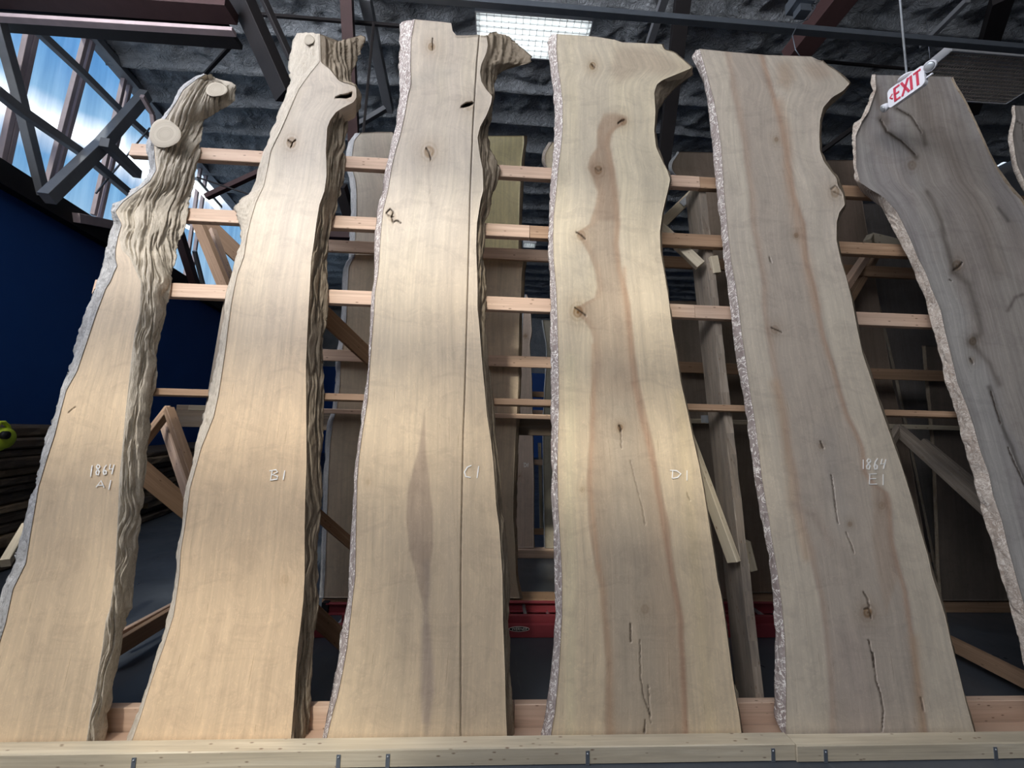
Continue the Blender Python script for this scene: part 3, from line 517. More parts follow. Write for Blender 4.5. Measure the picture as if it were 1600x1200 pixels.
# sawn-off branch stubs standing proud of two tops
def stub(root, x, y, rx, ry, d0, d1, label):
    V = []; Fs = []; n = 28
    c = Vector(FRONT.at(x, y, d0)); cb = Vector(FRONT.at(x, y, d1)); ex = Vector(FRONT.at(x+rx, y, d0))-c; ey = Vector(FRONT.at(x, y+ry, d0))-c
    rings = [(0, 0, 0), (.3, 0, 0), (.6, 0, 0), (.9, 0, 0), (1, 0, .03), (1.12, 1, 0)]
    for r, b, k in rings[1:]:
        for q in range(n):
            t = 2*math.pi*q/n; w = 1+.05*math.sin(3*t+1); V.append((cb if b else c)+(ex*math.cos(t)+ey*math.sin(t))*r*w+(c-cb)*(-k))
    V.append(c); m = len(rings)-1
    for i in range(m-1):
        for q in range(n): Fs.append((i*n+q, (i+1)*n+q, (i+1)*n+(q+1) % n, i*n+(q+1) % n))
    for q in range(n): Fs.append((len(V)-1, q, (q+1) % n))
    o = mesh('branch_stub', V, Fs, MT['stub'], root, False); o['label'] = label
    me = o.data; uvl = me.uv_layers.new(name='grain')
    for l in me.loops:
        p = me.vertices[l.vertex_index].co-c; uvl.data[l.index].uv = (p.length*2.0, 0.3)
MT['stub'] = bark_mat('sawn_stub', (.52, .46, .37), (.66, .60, .50), (.36, .29, .22), .4, (60, 9))
stub(roots['A'], 258, 209, 24, 22, -.012, .07, 'round sawn-off branch stub'); stub(roots['A'], 338, 140, 17, 11, .02, .09, 'broken flat branch end'); stub(roots['B'], 483, 62, 8, 8, .01, .06, 'small sawn-off branch stub')

# ---- slabs on the far side of the frame, seen between the front ones
REAR = Plane(3.25, .09, -6)
def bslab(seed, top, L, R, sap, label, plane=REAR, edge=6, zb=.11, t=.06, mat='slab', bm='bark_pale', both=False, **k):
    l = tab(L); r = tab(R); Lf = (l[0], l[1]+edge); Ro = (r[0], r[1]+(edge if both else 1))
    ym = 900 if plane is REAR else 800
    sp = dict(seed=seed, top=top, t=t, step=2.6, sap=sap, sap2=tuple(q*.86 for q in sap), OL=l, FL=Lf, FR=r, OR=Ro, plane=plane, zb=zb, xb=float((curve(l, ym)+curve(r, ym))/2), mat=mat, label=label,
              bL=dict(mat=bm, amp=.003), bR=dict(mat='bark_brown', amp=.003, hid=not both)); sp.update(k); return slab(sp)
REAR2 = Plane(3.38, .09, -6)
bslab(11, 208, '208:556 216:545 240:541 262:540 280:546 300:548 330:548 365:546 400:545 600:545 940:540', '208:612 300:672 600:672 940:680', (.60, .545, .45), 'grey slab behind the frame, its top showing between the B1 and C1 slabs', REAR2, 9, topc=[(540, 214), (556, 208), (590, 206), (640, 206)], tb=20)
bslab(12, 398, '398:549 415:537 450:535 500:533 570:524 600:523 640:518 660:512 690:508 720:506 800:503 900:500 940:497', '398:655 600:655 940:655', (.66, .57, .43), 'lower tan slab behind the frame between the B1 and C1 slabs', REAR, 8)
bslab(13, 212, '212:715 400:712 940:705', '212:818 222:819 250:815 298:812 380:810 600:806 940:800', (.72, .68, .40), 'yellowish slab behind the frame, tallest seen between the C1 and D1 slabs', REAR2, 5, both=True, bm='bark_brown')
bslab(14, 404, '404:705 600:702 940:690', '404:818 425:815 462:814 500:811 575:810 600:810 638:808 675:806 725:804 775:802 812:802 850:805 900:806 935:812', (.60, .52, .39), 'brown slab behind the frame, lower one against the C1 slab right edge', REAR, 5, both=True, bm='bark_brown')
bslab(15, 222, '222:858 230:852 240:847 248:846 258:848 275:856 300:868 600:880 940:885', '222:905 300:930 600:945 940:960', (.74, .68, .50), 'small pale slab top peeping out left of the D1 slab', REAR2, 5, bm='bark_cream')
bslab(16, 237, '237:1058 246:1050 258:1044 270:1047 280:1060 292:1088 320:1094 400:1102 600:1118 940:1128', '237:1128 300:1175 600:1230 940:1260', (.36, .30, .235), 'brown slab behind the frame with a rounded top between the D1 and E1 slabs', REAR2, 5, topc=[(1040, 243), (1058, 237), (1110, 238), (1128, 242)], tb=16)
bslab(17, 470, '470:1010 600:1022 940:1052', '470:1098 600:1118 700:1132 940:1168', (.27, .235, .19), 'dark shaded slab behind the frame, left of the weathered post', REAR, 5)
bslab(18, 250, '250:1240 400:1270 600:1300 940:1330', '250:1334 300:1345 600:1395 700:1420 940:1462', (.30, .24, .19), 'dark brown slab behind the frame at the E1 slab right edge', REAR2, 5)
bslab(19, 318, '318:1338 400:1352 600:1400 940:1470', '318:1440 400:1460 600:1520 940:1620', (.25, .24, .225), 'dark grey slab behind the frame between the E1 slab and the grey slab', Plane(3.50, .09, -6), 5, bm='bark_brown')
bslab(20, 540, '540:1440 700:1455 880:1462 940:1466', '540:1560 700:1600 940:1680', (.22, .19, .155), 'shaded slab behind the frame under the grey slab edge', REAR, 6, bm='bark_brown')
RACK2 = Plane(4.56, .09, 6)
r_, p_ = bslab(21, 460, '460:820 500:815 600:811 675:807 725:804 800:804 855:803', '460:823 480:828 500:830 520:831 538:827 560:829 575:830 600:831 675:832 750:834 855:834', (.56, .46, .37), 'narrow brown slab chalked D1 standing in the rack farther back', RACK2, 2, zb=.1, text=[('D1', [(818, 723, 823, 730), (824, 723, 826, 730)])], cr=.005, knot=[(821, 525, 4, 1.), (811, 744, 3, 1.)])
bslab(22, 500, '500:846 520:849 538:852 555:853 600:850 660:847 725:847 822:849 860:850', '500:900 860:905', (.36, .34, .27), 'greenish grey slab in the farther rack, right of the small D1 slab', RACK2, 2, zb=.1)
bslab(23, 330, '330:600 860:620', '330:720 860:735', (.5, .43, .33), 'tan slab in the farther rack hidden behind the C1 slab', RACK2, 2, zb=.1)
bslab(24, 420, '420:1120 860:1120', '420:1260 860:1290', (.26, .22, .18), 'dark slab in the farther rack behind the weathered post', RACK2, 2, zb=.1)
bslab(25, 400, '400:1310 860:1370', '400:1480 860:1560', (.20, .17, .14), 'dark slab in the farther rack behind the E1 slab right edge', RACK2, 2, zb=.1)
# ================================================================== the setting
def struct(name, bs, mat, fr=None): return tag(boxes(name, bs, mat, None, fr), kind='structure')
def floor_mat():
    m, n, b = newmat('sealed_concrete', .35, .5); t = n.nodes.new('ShaderNodeTexCoord').outputs['Object']
    c = ramp(n, noise(n, t, .8, 6, .6, .5), [(.3, (.05, .06, .075)), (.7, (.10, .115, .135))])
    c = mix(n, c, (.16, .17, .18), ramp(n, noise(n, t, 1, 5, .7, 2, (9, 1.2, 1)), [(.62, g3(0)), (.72, g3(.5))]))
    n.links.new(c, b.inputs['Base Color']); n.links.new(ramp(n, noise(n, t, 2.5, 4), [(.3, g3(.25)), (.7, g3(.5))]), b.inputs['Roughness']); bump(n, b, noise(n, t, 40, 3), .05, .003); return m
def foam_mat():
    m, n, b = newmat('sprayed_foam', .42, .5); t = n.nodes.new('ShaderNodeTexCoord').outputs['Object']
    h = noise(n, t, 9, 6, .66, 1.6, (1, 1.5, 1))
    c = ramp(n, noise(n, t, 3, 4), [(.3, (.42, .46, .50)), (.7, (.60, .63, .67))])
    n.links.new(c, b.inputs['Base Color']); bump(n, b, h, 1., .11); return m
MT['floor'] = floor_mat(); MT['foam'] = foam_mat()
MT['blue'] = plain('navy_painted_wall', (.022, .10, .38), .55, 0, .12, 1.5); MT['dark'] = plain('dark_wall', (.06, .06, .065), .8, 0, .1)
struct('floor', [(1, 4.5, -.05, 24, 28, .1)], MT['floor'])
# ceiling: sprayed foam over purlins, lumpy
CZ = 6.7
def ceil_patch(name, xs, ys, mat):
    X, Y = np.meshgrid(xs, ys); x0 = (-4.68-.19308*Y)/.98118; X = x0+(X-xs[0])*(xs[-1]-x0)/(xs[-1]-xs[0]); ph = (Y/.64) % 1-.5
    rib = np.exp(-(ph/.085)**2)*.10*(.8+.4*vn(X*1.3, Y*.2, 3)); lump = (fbm(X*2.4+Y*1.1, Y*3.2-X*.8, 14, 5)-.5)*.17+(np.abs(fbm(X*4.5+Y*2, Y*6-X, 24, 4)-.5))*-.16
    Z = CZ-rib+lump*(1-.75*np.exp(-(ph/.12)**2))
    return tag(grid(name, np.stack([X, Y, Z], -1), mat, flip=True), kind='structure')
ceil_patch('ceiling', np.arange(-7.5, 9.6, .05), np.arange(2.2, 10.5, .045), MT['foam'])
ceil_patch('ceiling', np.arange(-9, 9.7, .12), np.arange(10.45, 18.1, .07), MT['foam'])
OX0, OX1, OY0, OY1 = -4.9, -.2, -4.9, -1.5
struct('ceiling', [(1, (OY1+2.25)/2, CZ+.05, 24, 2.25-OY1, .1), (1, (-9+OY0)/2, CZ+.05, 24, 9+OY0, .1), ((-11+OX0)/2, (OY0+OY1)/2, CZ+.05, OX0+11, OY1-OY0, .1), ((13+OX1)/2, (OY0+OY1)/2, CZ+.05, 13-OX1, OY1-OY0, .1), ((-2.3+OX1)/2, (OY0-3.9)/2, CZ+.05, OX1+2.3, -3.9-OY0, .1)], MT['foam'])  # last box added to block the opening's corner and dim the middle slab feet
def bar(name, pts, w, h, mat, label=None, cat=None, group=None, kind=None, parent=None, **k):
    o = beam(name, pts[0], pts[1], w, h, mat, parent, **k)
    if label or kind: tag(o, label, cat, group, kind)
    return o
for k, y in enumerate((-3.25, -2.25)): bar('trim_%d' % (k+10), [(OX0-.3, y, CZ-.12), (OX1+.3, y-.35, CZ-.12)], .30, .2, MT['steel'], kind='structure')
bar('trim_12', [(-2.6, -4.1, CZ-.3), (-.3, OY1+.2, CZ-.3)], .12, .12, MT['steel'], kind='structure')
struct('wall_right', [(9.65, 4.5, 3.35, .1, 28, 6.7)], MT['dark']); struct('wall_back', [(1, -9.05, 3.35, 24, .1, 6.7)], MT['dark'])
struct('wall_far', [(1, 18.1, 1.975, 24, .1, 3.95)], MT['blue']); struct('wall_far_upper', [(1, 18.1, 5.35, 24, .1, 2.8)], MT['foam'])
WF = (WN*-4.6, WD, -WN, np.array([0, 0, 1.]))      # frame of the left wall: x along it, y out of the room
struct('wall_left', [(4, .06, 1.975, 32, .12, 3.95)], MT['blue'], WF)
struct('wall_left_upper', [(-11.0, .06, 5.45, 6, .12, 2.5), (1.6, .06, 5.45, .8, .12, 2.5), (19.3, .06, 5.45, 9, .12, 2.5)], MT['foam'], WF)
struct('trim_1', [(4, -.02, 4.08, 32, .22, .26)], MT['steel'], WF)
struct('trim_2', [(4, -.01, CZ-.02, 32, .2, .10)], MT['steel_grey'], WF)
# left roof-light window: streaked glazing, mullions
def glass_mat():
    m = bpy.data.materials.new('streaked_glazing'); m.use_nodes = True; n = m.node_tree; n.nodes.clear()
    o = n.nodes.new('ShaderNodeOutputMaterial'); t = n.nodes.new('ShaderNodeBsdfTransparent'); g = n.nodes.new('ShaderNodeBsdfGlossy'); g.inputs['Roughness'].default_value = .15
    tx = n.nodes.new('ShaderNodeTexCoord').outputs['Object']
    c = ramp(n, noise(n, tx, 1, 5, .6, .3, (5, 5, .35)), [(.3, (.74, .80, .86)), (.7, (1, 1, 1))]); n.links.new(c, t.inputs[0])
    mx = n.nodes.new('ShaderNodeMixShader'); mx.inputs[0].default_value = .05; n.links.new(t.outputs[0], mx.inputs[1]); n.links.new(g.outputs[0], mx.inputs[2]); n.links.new(mx.outputs[0], o.inputs[0]); return m
MT['glass'] = glass_mat()
win = tag(boxes('window_1', [(8.4, .10, 5.45, 12.8, .006, 2.5)], MT['glass'], None, WF), kind='structure')
def wbar(name, a, b, w, mat, parent=None, off=-4.53, h=None): return beam(name, onW(*a, off), onW(*b, off), w, h or w, mat, parent, up=tuple(WN))
for bx, by, tx_, ty in ((-62, 255, -25, 35), (0, 278, 50, 46), (74, 306, 141, 52), (150, 338, 199, 122), (222, 372, 258, 190), (292, 442, 318, 260)):
    for dx in (-4, 5): wbar('mullion', (bx+dx, by+dx*.5), (tx_+dx, ty+dx), .055, MT['steel_pink'], win, -4.62)
for s_ in (1.6, 2.3, 3.0):
    for dx in (0, .08): p = WN*-4.60+WD*(s_+dx); beam('mullion', (p[0], p[1], 4.2), (p[0], p[1], 6.68), .045, .045, MT['steel_pink'], win)
def wtruss(label, pts, w, mat='steel_grey', off=-4.42):
    P = [onW(x, y, off) for x, y in pts]
    if len(P) == 2: o = beam('roof_brace', P[0], P[1], w, w*.8, MT[mat], None, up=tuple(WN))
    else:
        o = empty('roof_brace', tuple(P[0]), '', ''); 
        for a, b in zip(P[:-1], P[1:]): beam('brace_section', a, b, w, w*.8, MT[mat], o, up=tuple(WN))
    return tag(o, label, 'steel brace', kind='thing')
wtruss('grey steel brace zigzagging down the left edge of the slanting window', [(-3, 30), (30, 150), (68, 306)], .10, off=-4.44)
wtruss('grey steel brace running from the window top left down to the knobbly A1 slab', [(50, 40), (125, 110), (193, 178), (236, 216)], .085, off=-4.32)
wtruss('grey steel brace crossing the middle of the window below the brightest glow', [(-8, 140), (32, 172), (130, 240), (205, 304)], .095, off=-4.20)
wtruss('broad steel brace rising from the window sill to its right upper corner', [(73, 310), (160, 226), (228, 148)], .13, off=-4.08)
wtruss('steel edge member where the window meets the foam ceiling', [(142, 50), (228, 150)], .10, off=-4.5)
wtruss('short steel strut between the broad brace and the A1 slab', [(163, 222), (215, 272)], .12, off=-3.96)
wtruss('curved pinkish strut beside the round branch stub of the A1 slab', [(222, 150), (238, 178), (243, 215)], .06, 'steel_pink', off=-3.84)
wtruss('thin cable stretched across the window beside the A1 slab', [(150, 302), (234, 200)], .02, off=-4.2)
wtruss('pink primed steel stub at the window sill left of the A1 slab', [(118, 340), (200, 356)], .12, 'steel_pink', off=-4.44)
wtruss('red steel brace in the window gap between the A1 and B1 slabs', [(278, 360), (308, 455)], .15, 'steel_red', off=-4.32)
wtruss('pale steel brace in the window gap between the A1 and B1 slabs', [(304, 392), (318, 448), (286, 452)], .07, 'steel_grey', off=-4.20)

# ---- roof steel, each member at its own distance under the ceiling
def steel(label, a, b, w, mat='steel', h=None, cat='steel beam', name='roof_beam', flange=False):
    A_, B_ = [onY(*q[:2], q[2]) for q in (a, b)]
    A_, B_ = [(onZ(q[0], q[1], 6.5) if p[2] > 6.5 else p) for q, p in ((a, A_), (b, B_))]
    if not flange: return tag(beam(name, A_, B_, w, h or w, MT[mat], None), label, cat, kind='thing')
    r = empty(name, tuple(A_), label, cat); tag(r, kind='thing'); h = h or w
    up = np.array([0, 0, 1.])
    beam('web', A_, B_, .02, h-.04, MT[mat], r)
    beam('flange', A_+up*h/2, B_+up*h/2, w, .02, MT['steel_red'], r); beam('flange', A_-up*h/2, B_-up*h/2, w, .02, MT['steel_pink'], r); return r
steel('dull red roof beam running along the top left edge of the view', (-90, -16, 3.7), (362, 16, 3.7), .20, 'steel_red', .12)
steel('black roof beam below the red one above the slanting window', (-90, 24, 3.95), (368, 58, 3.95), .24, 'steel', .06)
steel('narrow pinkish steel bar under the black roof beam', (-90, 22, 3.6), (366, 50, 3.6), .07, 'steel_pink', .04)
steel('broad black diagonal truss leg behind the top of the B1 slab', (352, -60, 3.6), (446, 150, 4.1), .26, 'steel', .12)
steel('thin black strut beside the broad diagonal truss leg', (408, -10, 3.6), (455, 92, 3.8), .06)
steel('short black strut from the flanged beam end down to the A1 slab', (366, 66, 4.2), (318, 118, 4.6), .035)
steel('dull red upright steel column above the B1 slab horn', (541, -20, 4.0), (557, 300, 5.2), .13, 'steel_red')
steel('black strut below the red column behind the B1 slab right edge', (532, 290, 5.0), (548, 345, 5.4), .14)
steel('black hanger rod beside the red column', (584, 36, 4.2), (567, 214, 4.6), .03)
steel('black pipe running behind the tops of the B1 and C1 slabs', (398, 22, 4.3), (640, 42, 4.3), .035, name='roof_pipe', cat='pipe')
steel('foam covered web brace left of the C1 slab top', (570, -6, 4.6), (608, 172, 5.6), .13, 'foam_p' if 'foam_p' in MT else 'steel_grey')
steel('small foam covered brace beside the C1 slab left edge', (556, 197, 5.4), (602, 170, 5.4), .07, 'steel_grey')
steel('long grey steel channel crossing under the ceiling above the light fixture', (520, -16, 3.55), (1640, 80, 3.55), .07, 'galv', .06, name='steel_channel', cat='steel channel')
steel('black upright truss post rising behind the D1 slab right edge', (1069, -20, 3.9), (1036, 262, 5.2), .17)
steel('grey foam covered brace above the D1 slab top', (1040, -8, 4.2), (1014, 70, 4.6), .09, 'steel_grey')
steel('big dark brown diagonal roof beam above the E1 slab top', (1335, -30, 3.7), (1238, 92, 4.3), .28, 'steel_red', .2)
steel('black roof member near the upper right corner', (1568, -10, 4.2), (1542, 76, 4.6), .17)
steel('short black member under the unlit fixture on the right', (1528, 138, 4.9), (1516, 175, 5.2), .17)
steel('black cable across the gap between the E1 slab top and the exit sign', (1285, 96, 4.6), (1420, 108, 4.6), .03, name='roof_cable', cat='cable')
steel('grey diagonal brace right of the big brown roof beam', (1512, 0, 4.4), (1440, 72, 4.8), .06, 'steel_grey')
steel('dark brace in the gap right of the E1 slab horn', (1282, 238, 5.2), (1430, 128, 4.9), .06)
steel('red steel strut in the gap between the A1 and B1 slabs', (322, 308, 5.4), (408, 268, 5.4), .07, 'steel_red')
steel('thin black cable in the gap between the A1 and B1 slabs', (308, 277, 5.0), (402, 308, 5.0), .018, name='roof_cable', cat='cable')
steel('red brown roof member glimpsed between the B1 slab and the slab behind it', (500, 366, 7.0), (570, 369, 7.0), .15, 'steel_red')
jb = empty('junction_box', tuple(onY(1252, 12, 3.5)), 'grey metal box with a looped wire under the ceiling above the E1 slab', 'junction box')
c = onY(1250, 5, 3.5); boxes('housing', [(0, 0, 0, .20, .16, .12), (.02, 0, -.10, .12, .1, .08)], MT['galv'], jb, (c, (1, 0, 0), (0, 1, 0), (0, 0, 1)))
tube('wire', [onY(x, y, 3.46) for x, y in ((1268, -5), (1274, 12), (1262, 30), (1248, 36), (1238, 55), (1243, 78), (1250, 88))], .005, MT['galv'], jb)

# ---- troffer lights hung below the ceiling
def emit(name, col, st):
    m = bpy.data.materials.new(name); m.use_nodes = True; n = m.node_tree; b = n.nodes['Principled BSDF']
    b.inputs['Base Color'].default_value = (.9, .9, .9, 1); b.inputs['Emission Color'].default_value = col+(1,); b.inputs['Emission Strength'].default_value = st; return m
MT['tube_on'] = emit('lit_tube', (.93, 1, .97), 3.2); MT['tube_off'] = plain('unlit_tube', (.5, .5, .48), .4)
MT['enamel'] = plain('white_enamel', (.75, .76, .78), .35, 0, .03); MT['louver_dull'] = plain('dull_louver', (.78, .70, .62), .5, 0, .1)
def troffer(x0, y0, z, lx, ly, label, on=True, nlou=16, ntube=4, wires=True):
    t = empty('ceiling_light', (x0+lx/2, y0+ly/2, z), label, 'ceiling light'); O = (x0, y0, z)
    boxes('housing', [(lx/2, ly/2, .10, lx, ly, .01), (lx/2, 0, .05, lx, .012, .11), (lx/2, ly, .05, lx, .012, .11), (0, ly/2, .05, .012, ly, .11), (lx, ly/2, .05, .012, ly, .11)], MT['enamel'], t, (O, (1, 0, 0), (0, 1, 0), (0, 0, 1)))
    for k in range(ntube):
        y = ly*(k+.5)/ntube; tube('tube', [(x0+.04, y0+y, z+.06), (x0+lx-.04, y0+y, z+.06)], .016, MT['tube_on' if on else 'tube_off'], t)
    L = [(lx*(k+.5)/nlou, ly/2, .008, .004, ly, .022) for k in range(nlou)]+[(lx/2, ly*(k+.5)/8, .008, lx, .004, .022) for k in range(8)] if on else [(lx*(k+.5)/nlou, ly/2, .008, .003, ly, .010) for k in range(nlou)]+[(lx/2, ly*(k+.5)/13, .008, lx, .012, .012) for k in range(13)]
    boxes('louver', L, MT['enamel' if on else 'louver_dull'], t, (O, (1, 0, 0), (0, 1, 0), (0, 0, 1)))
    if wires:
        for q in (.12, lx-.12): tube('hanger_wire', [(x0+q, y0+ly/2, z+.1), (x0+q, y0+ly/2, CZ)], .003, MT['galv'], t, 5)
    return t
p = onZ(743, 18, 5.8); troffer(p[0], p[1], 5.8, 1.25, .47, 'glowing louvered fluorescent fixture above the C1 and D1 slabs')
p = onZ(1487, 80, 5.8); troffer(p[0], p[1], 5.8, 1.5, .60, 'unlit louvered fixture in the upper right beside the exit sign', False, 44)
for (x, y), lb in (((818, 379), 'small far fluorescent light seen between the C1 and D1 slabs'), ((1081, 511), 'farthest tiny fluorescent light beside the weathered post'), ((1312, 400), 'far fluorescent light just right of the E1 slab edge')):
    p = onZ(x, y, 5.8); troffer(p[0], p[1], 5.8, .30 if y < 390 else .5, .25 if y < 390 else .6, lb, True, 6, 2, False)
for a, b, lb in (((300, 283), (340, 327), 'bright strip light in the gap between the A1 and B1 slab tops'), ((282, 350), (316, 366), 'short bright strip light low in the gap between the A1 and B1 slabs')):
    P = onZ(*a, 5.8), onZ(*b, 5.8); r = empty('strip_light', tuple(P[0]), lb, 'strip light'); beam('housing', P[0]+np.array([0, 0, .06]), P[1]+np.array([0, 0, .06]), .16, .06, MT['enamel'], r); tube('tube', [P[0], P[1]], .04, MT['tube_on'], r)

# ---- exit sign on its pendant
TL = onY(1386, 142, 2.12); BL = onY(1389.5, 170.5, 2.12); TR = onZ(1442.5, 100, TL[2]); wS = np.linalg.norm(TR-TL); hS = TL[2]-BL[2]
ex = (TR-TL)/wS; ez = np.array([0, 0, 1.]); ey = np.cross(ez, ex); O = TL-ez*hS
if ey @ (CAM-O) > 0: ey = -ey     # ey points away from the lens
es = empty('exit_sign', tuple((TL+TR)/2+ey*.02+ez*.03), 'white exit sign with red letters hanging on a pendant before the grey slab', 'exit sign')
def rrect(name, w, h, r, d0, d1, mat, parent, o=(0, 0)):
    n = 6; P = []
    for cx, cy, a0 in ((w-r, h-r, 0), (r, h-r, 90), (r, r, 180), (w-r, r, 270)):
        for k in range(n+1): a = math.radians(a0+90*k/n); P.append((cx+r*math.cos(a)+o[0], cy+r*math.sin(a)+o[1]))
    V = [O+ex*x+ez*y+ey*d0 for x, y in P]+[O+ex*x+ez*y+ey*d1 for x, y in P]; m = len(P)
    return mesh(name, V, [tuple(range(m)), tuple(range(m, 2*m))[::-1]]+[(k, k+m, (k+1) % m+m, (k+1) % m) for k in range(m)], mat, parent)
rrect('face_plate', wS, hS, hS*.16, 0, .012, MT['white'], es); rrect('housing', wS*.94, hS*.88, hS*.14, .0125, .035, MT['white'], es, (wS*.03, hS*.06))
def letter(name, strokes, x0, x1, th=.018):
    V = []; Fs = []; y0, y1 = hS*.14, hS*.86
    for (ax, ay), (bx, by) in strokes:
        a = np.array([x0+(x1-x0)*ax, y0+(y1-y0)*ay])*1.; b = np.array([x0+(x1-x0)*bx, y0+(y1-y0)*by]); a[0] *= wS; b[0] *= wS
        d = (b-a)/np.linalg.norm(b-a); s = np.array([-d[1], d[0]])*th*hS*5
        k = len(V)
        for q in (-.001, -.004):
            for c_ in (a+s*.5, a-s*.5, b-s*.5, b+s*.5): V.append(O+ex*c_[0]+ez*c_[1]+ey*q)
        Fs += [tuple(k+j for j in f) for f in ((0, 1, 2, 3), (4, 7, 6, 5), (0, 4, 5, 1), (1, 5, 6, 2), (2, 6, 7, 3), (3, 7, 4, 0))]
    o = mesh(name, V, Fs, MT['red_letter'], es); return o
letter('letter', [((.1, 0), (.1, 1)), ((0, .95), (1, .95)), ((0, .5), (.85, .5)), ((0, .05), (1, .05))], .20, .36)
letter('letter', [((0, 0), (1, 1)), ((0, 1), (1, 0))], .41, .60); letter('letter', [((.5, 0), (.5, 1))], .64, .70)
letter('letter', [((.5, 0), (.5, 1)), ((0, .95), (1, .95))], .74, .93); letter('arrow', [((1, .32), (0, .5)), ((0, .5), (1, .68))], .07, .15, .009)
ctop = O+ex*wS*.5+ez*hS+ey*.02
tube('canopy', [ctop, ctop+ez*.010, ctop+ez*.022, ctop+ez*.03], .045, MT['white'], es, 16, [1, .95, .6, .25])
tube('pendant_rod', [ctop+ez*.03, np.array([ctop[0], ctop[1], CZ])], .006, MT['zinc'], es)
def lamp_head(c, r, d):
    h = tube('lamp_head', [c+d*.03, c+d*.012, c-d*.01, c-d*.012], r, MT['white'], es, 16, [.55, .85, 1, .9]); tube('lens', [c-d*.0125, c-d*.018, c-d*.021], r*.85, MT['zinc'], h, 16, [1, .8, .3])
lamp_head(O-ex*.030+ez*hS*.30+ey*.015, .026, ex*.5+ey*.6+ez*.4); lamp_head(O+ex*(wS+.026)+ez*hS*.72+ey*.01, .030, ey*.8+ez*.5)
beam('lamp_arm', O-ex*.03+ez*hS*.3+ey*.02, O+ex*(wS+.026)+ez*hS*.35+ey*.02, .01, .01, MT['white'], es)

# ================================================================== the rack that carries the slabs
def zof(pl, x, y, dep): return pl.at(x, y, dep)[2]
def rail(pl, y_px, x_px, dep, xs, th, hh, mats, labels, name='rack_rail', cat='rail', group=None):
    """boards end to end along x; top front edge passes through the pixel"""
    P = pl.at(x_px, y_px, dep); c = P-pl.n*(th/2)-pl.a*(hh/2)
    for k in range(len(xs)-1):
        a = c.copy(); b = c.copy(); a[0] = xs[k]+.0015; b[0] = xs[k+1]-.0015; j = (k % 2)*.002
        a -= pl.n*j; b -= pl.n*j
        tag(beam(name, a, b, th, hh, MT[mats[k]], None, up=tuple(pl.a)), labels[k], cat, group, 'thing')
XL = -2.335
nm = ['topmost front rail', 'second front rail from the top', 'third front rail from the top']
for y, x, nme, xj in ((243, 540, nm[0], 1.35), (336, 520, nm[1], .2), (452, 515, nm[2], 1.24)):
    rail(FRONT, y, x, .118, (XL, xj, 4.9), .038, .089, ('fir', 'fir' if y > 400 else 'fir_dark'), ('fir %s, left board behind the A1 to D1 slabs' % nme, 'fir %s, right board behind the grey slab' % nme))  # browner wood on the upper right boards stands in for dimmer light there
rail(FRONT, 614, 510, .118, (-2.33, -1.52, .4, 4.9), .06, .038, ('fir_dark', 'fir_dark', 'fir_dark'), ('narrow flat rail piece at eye level left of the B1 slab', 'narrow flat rail piece at eye level between the B1 and D1 slabs', 'narrow flat rail piece at eye level right of the D1 slab'))
for y, x, nme in ((376, 550, 'upper'), (546, 520, 'middle')):
    rail(REAR, y, x, -.06, (-1.75, .75, 5.2), .038, .089, ('fir', 'fir_dark'), ('%s rear rail, left board seen between the B1 and D1 slabs' % nme, '%s rear rail, right board crossing behind the weathered post' % nme))
rail(REAR, 640, 540, -.075, (-1.9, .75, 5.2), .06, .034, ('fir', 'pale'), ('thin rear rail just below eye level, left board', 'thin rear rail just below eye level, right board'))
hb = tag(beam('header_beam', (-2.75, 3.52, 1.50), (5.4, 3.52, 1.50), .05, .19, MT['rough_board'], None), 'dark brown deep board running level behind the rear slabs', 'beam', kind='thing')
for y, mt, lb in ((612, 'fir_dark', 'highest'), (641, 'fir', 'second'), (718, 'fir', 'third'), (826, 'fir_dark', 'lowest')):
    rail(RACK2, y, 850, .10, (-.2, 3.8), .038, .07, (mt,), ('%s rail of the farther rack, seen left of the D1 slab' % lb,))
tag(beam('rack_upright', onY(843, 692, 4.9), onY(846, 830, 4.9), .04, .04, MT['pale'], None), 'pale thin upright of the farther rack left of the D1 slab', 'upright', kind='thing')
# base timbers
bY = .065
j = onY(1242, 1160, 1.86)[0]
def sill(x0, x1, yf, zt, label, straps):
    o = beam('front_sill', (x0, yf+.035, zt/2+.001), (x1, yf+.035, zt/2+.001), .07, zt-.002, MT['pale'], None, bev=.004); tag(o, label, 'timber beam', kind='thing')
    for sx in straps:
        X = onY(sx, 1185, yf)[0]; boxes('metal_strap', [(X, yf-.0015, zt/2-.008, .017, .003, zt-.018), ], MT['galv'], o); tube('screw', [(X, yf-.003, zt-.026), (X, yf-.006, zt-.026)], .004, MT['zinc'], o)
    return o
sill(-3.6, j, 1.860, .075, 'pale pine sill under the slabs, long left length with steel straps', (210, 529, 606, 918, 1208))
sill(j+.004, 4.6, 1.852, .073, 'pale pine sill under the slabs, right length starting below the E1 slab', (1290, 1556))
tag(boxes('base_board', [(.6, 1.998, .0065, 8.2, .122, .011)], MT['fir']), 'thin flat board on the floor under the slab feet', 'board', kind='thing')
for x0, x1, lb in ((-3.4, .15, 'left'), (.154, 1.9, 'middle'), (1.904, 4.6, 'right')):
    tag(beam('kick_board', (x0, 2.085, .0575), (x1, 2.085, .0575), .038, .112, MT['fir'], None), '%s upright board behind the slab feet' % lb, 'board', kind='thing')
tag(beam('rear_sill', (-1.30, 3.35, .045), (2.2, 3.35, .045), .16, .088, MT['fir_dark'], None), 'brown rear sill above the red ladder', 'timber beam', kind='thing')
tag(beam('rear_sill', (2.205, 3.35, .045), (5.6, 3.35, .045), .16, .088, MT['fir_dark'], None), 'brown rear sill on the floor between the E1 slab and the grey slab', 'timber beam', kind='thing')
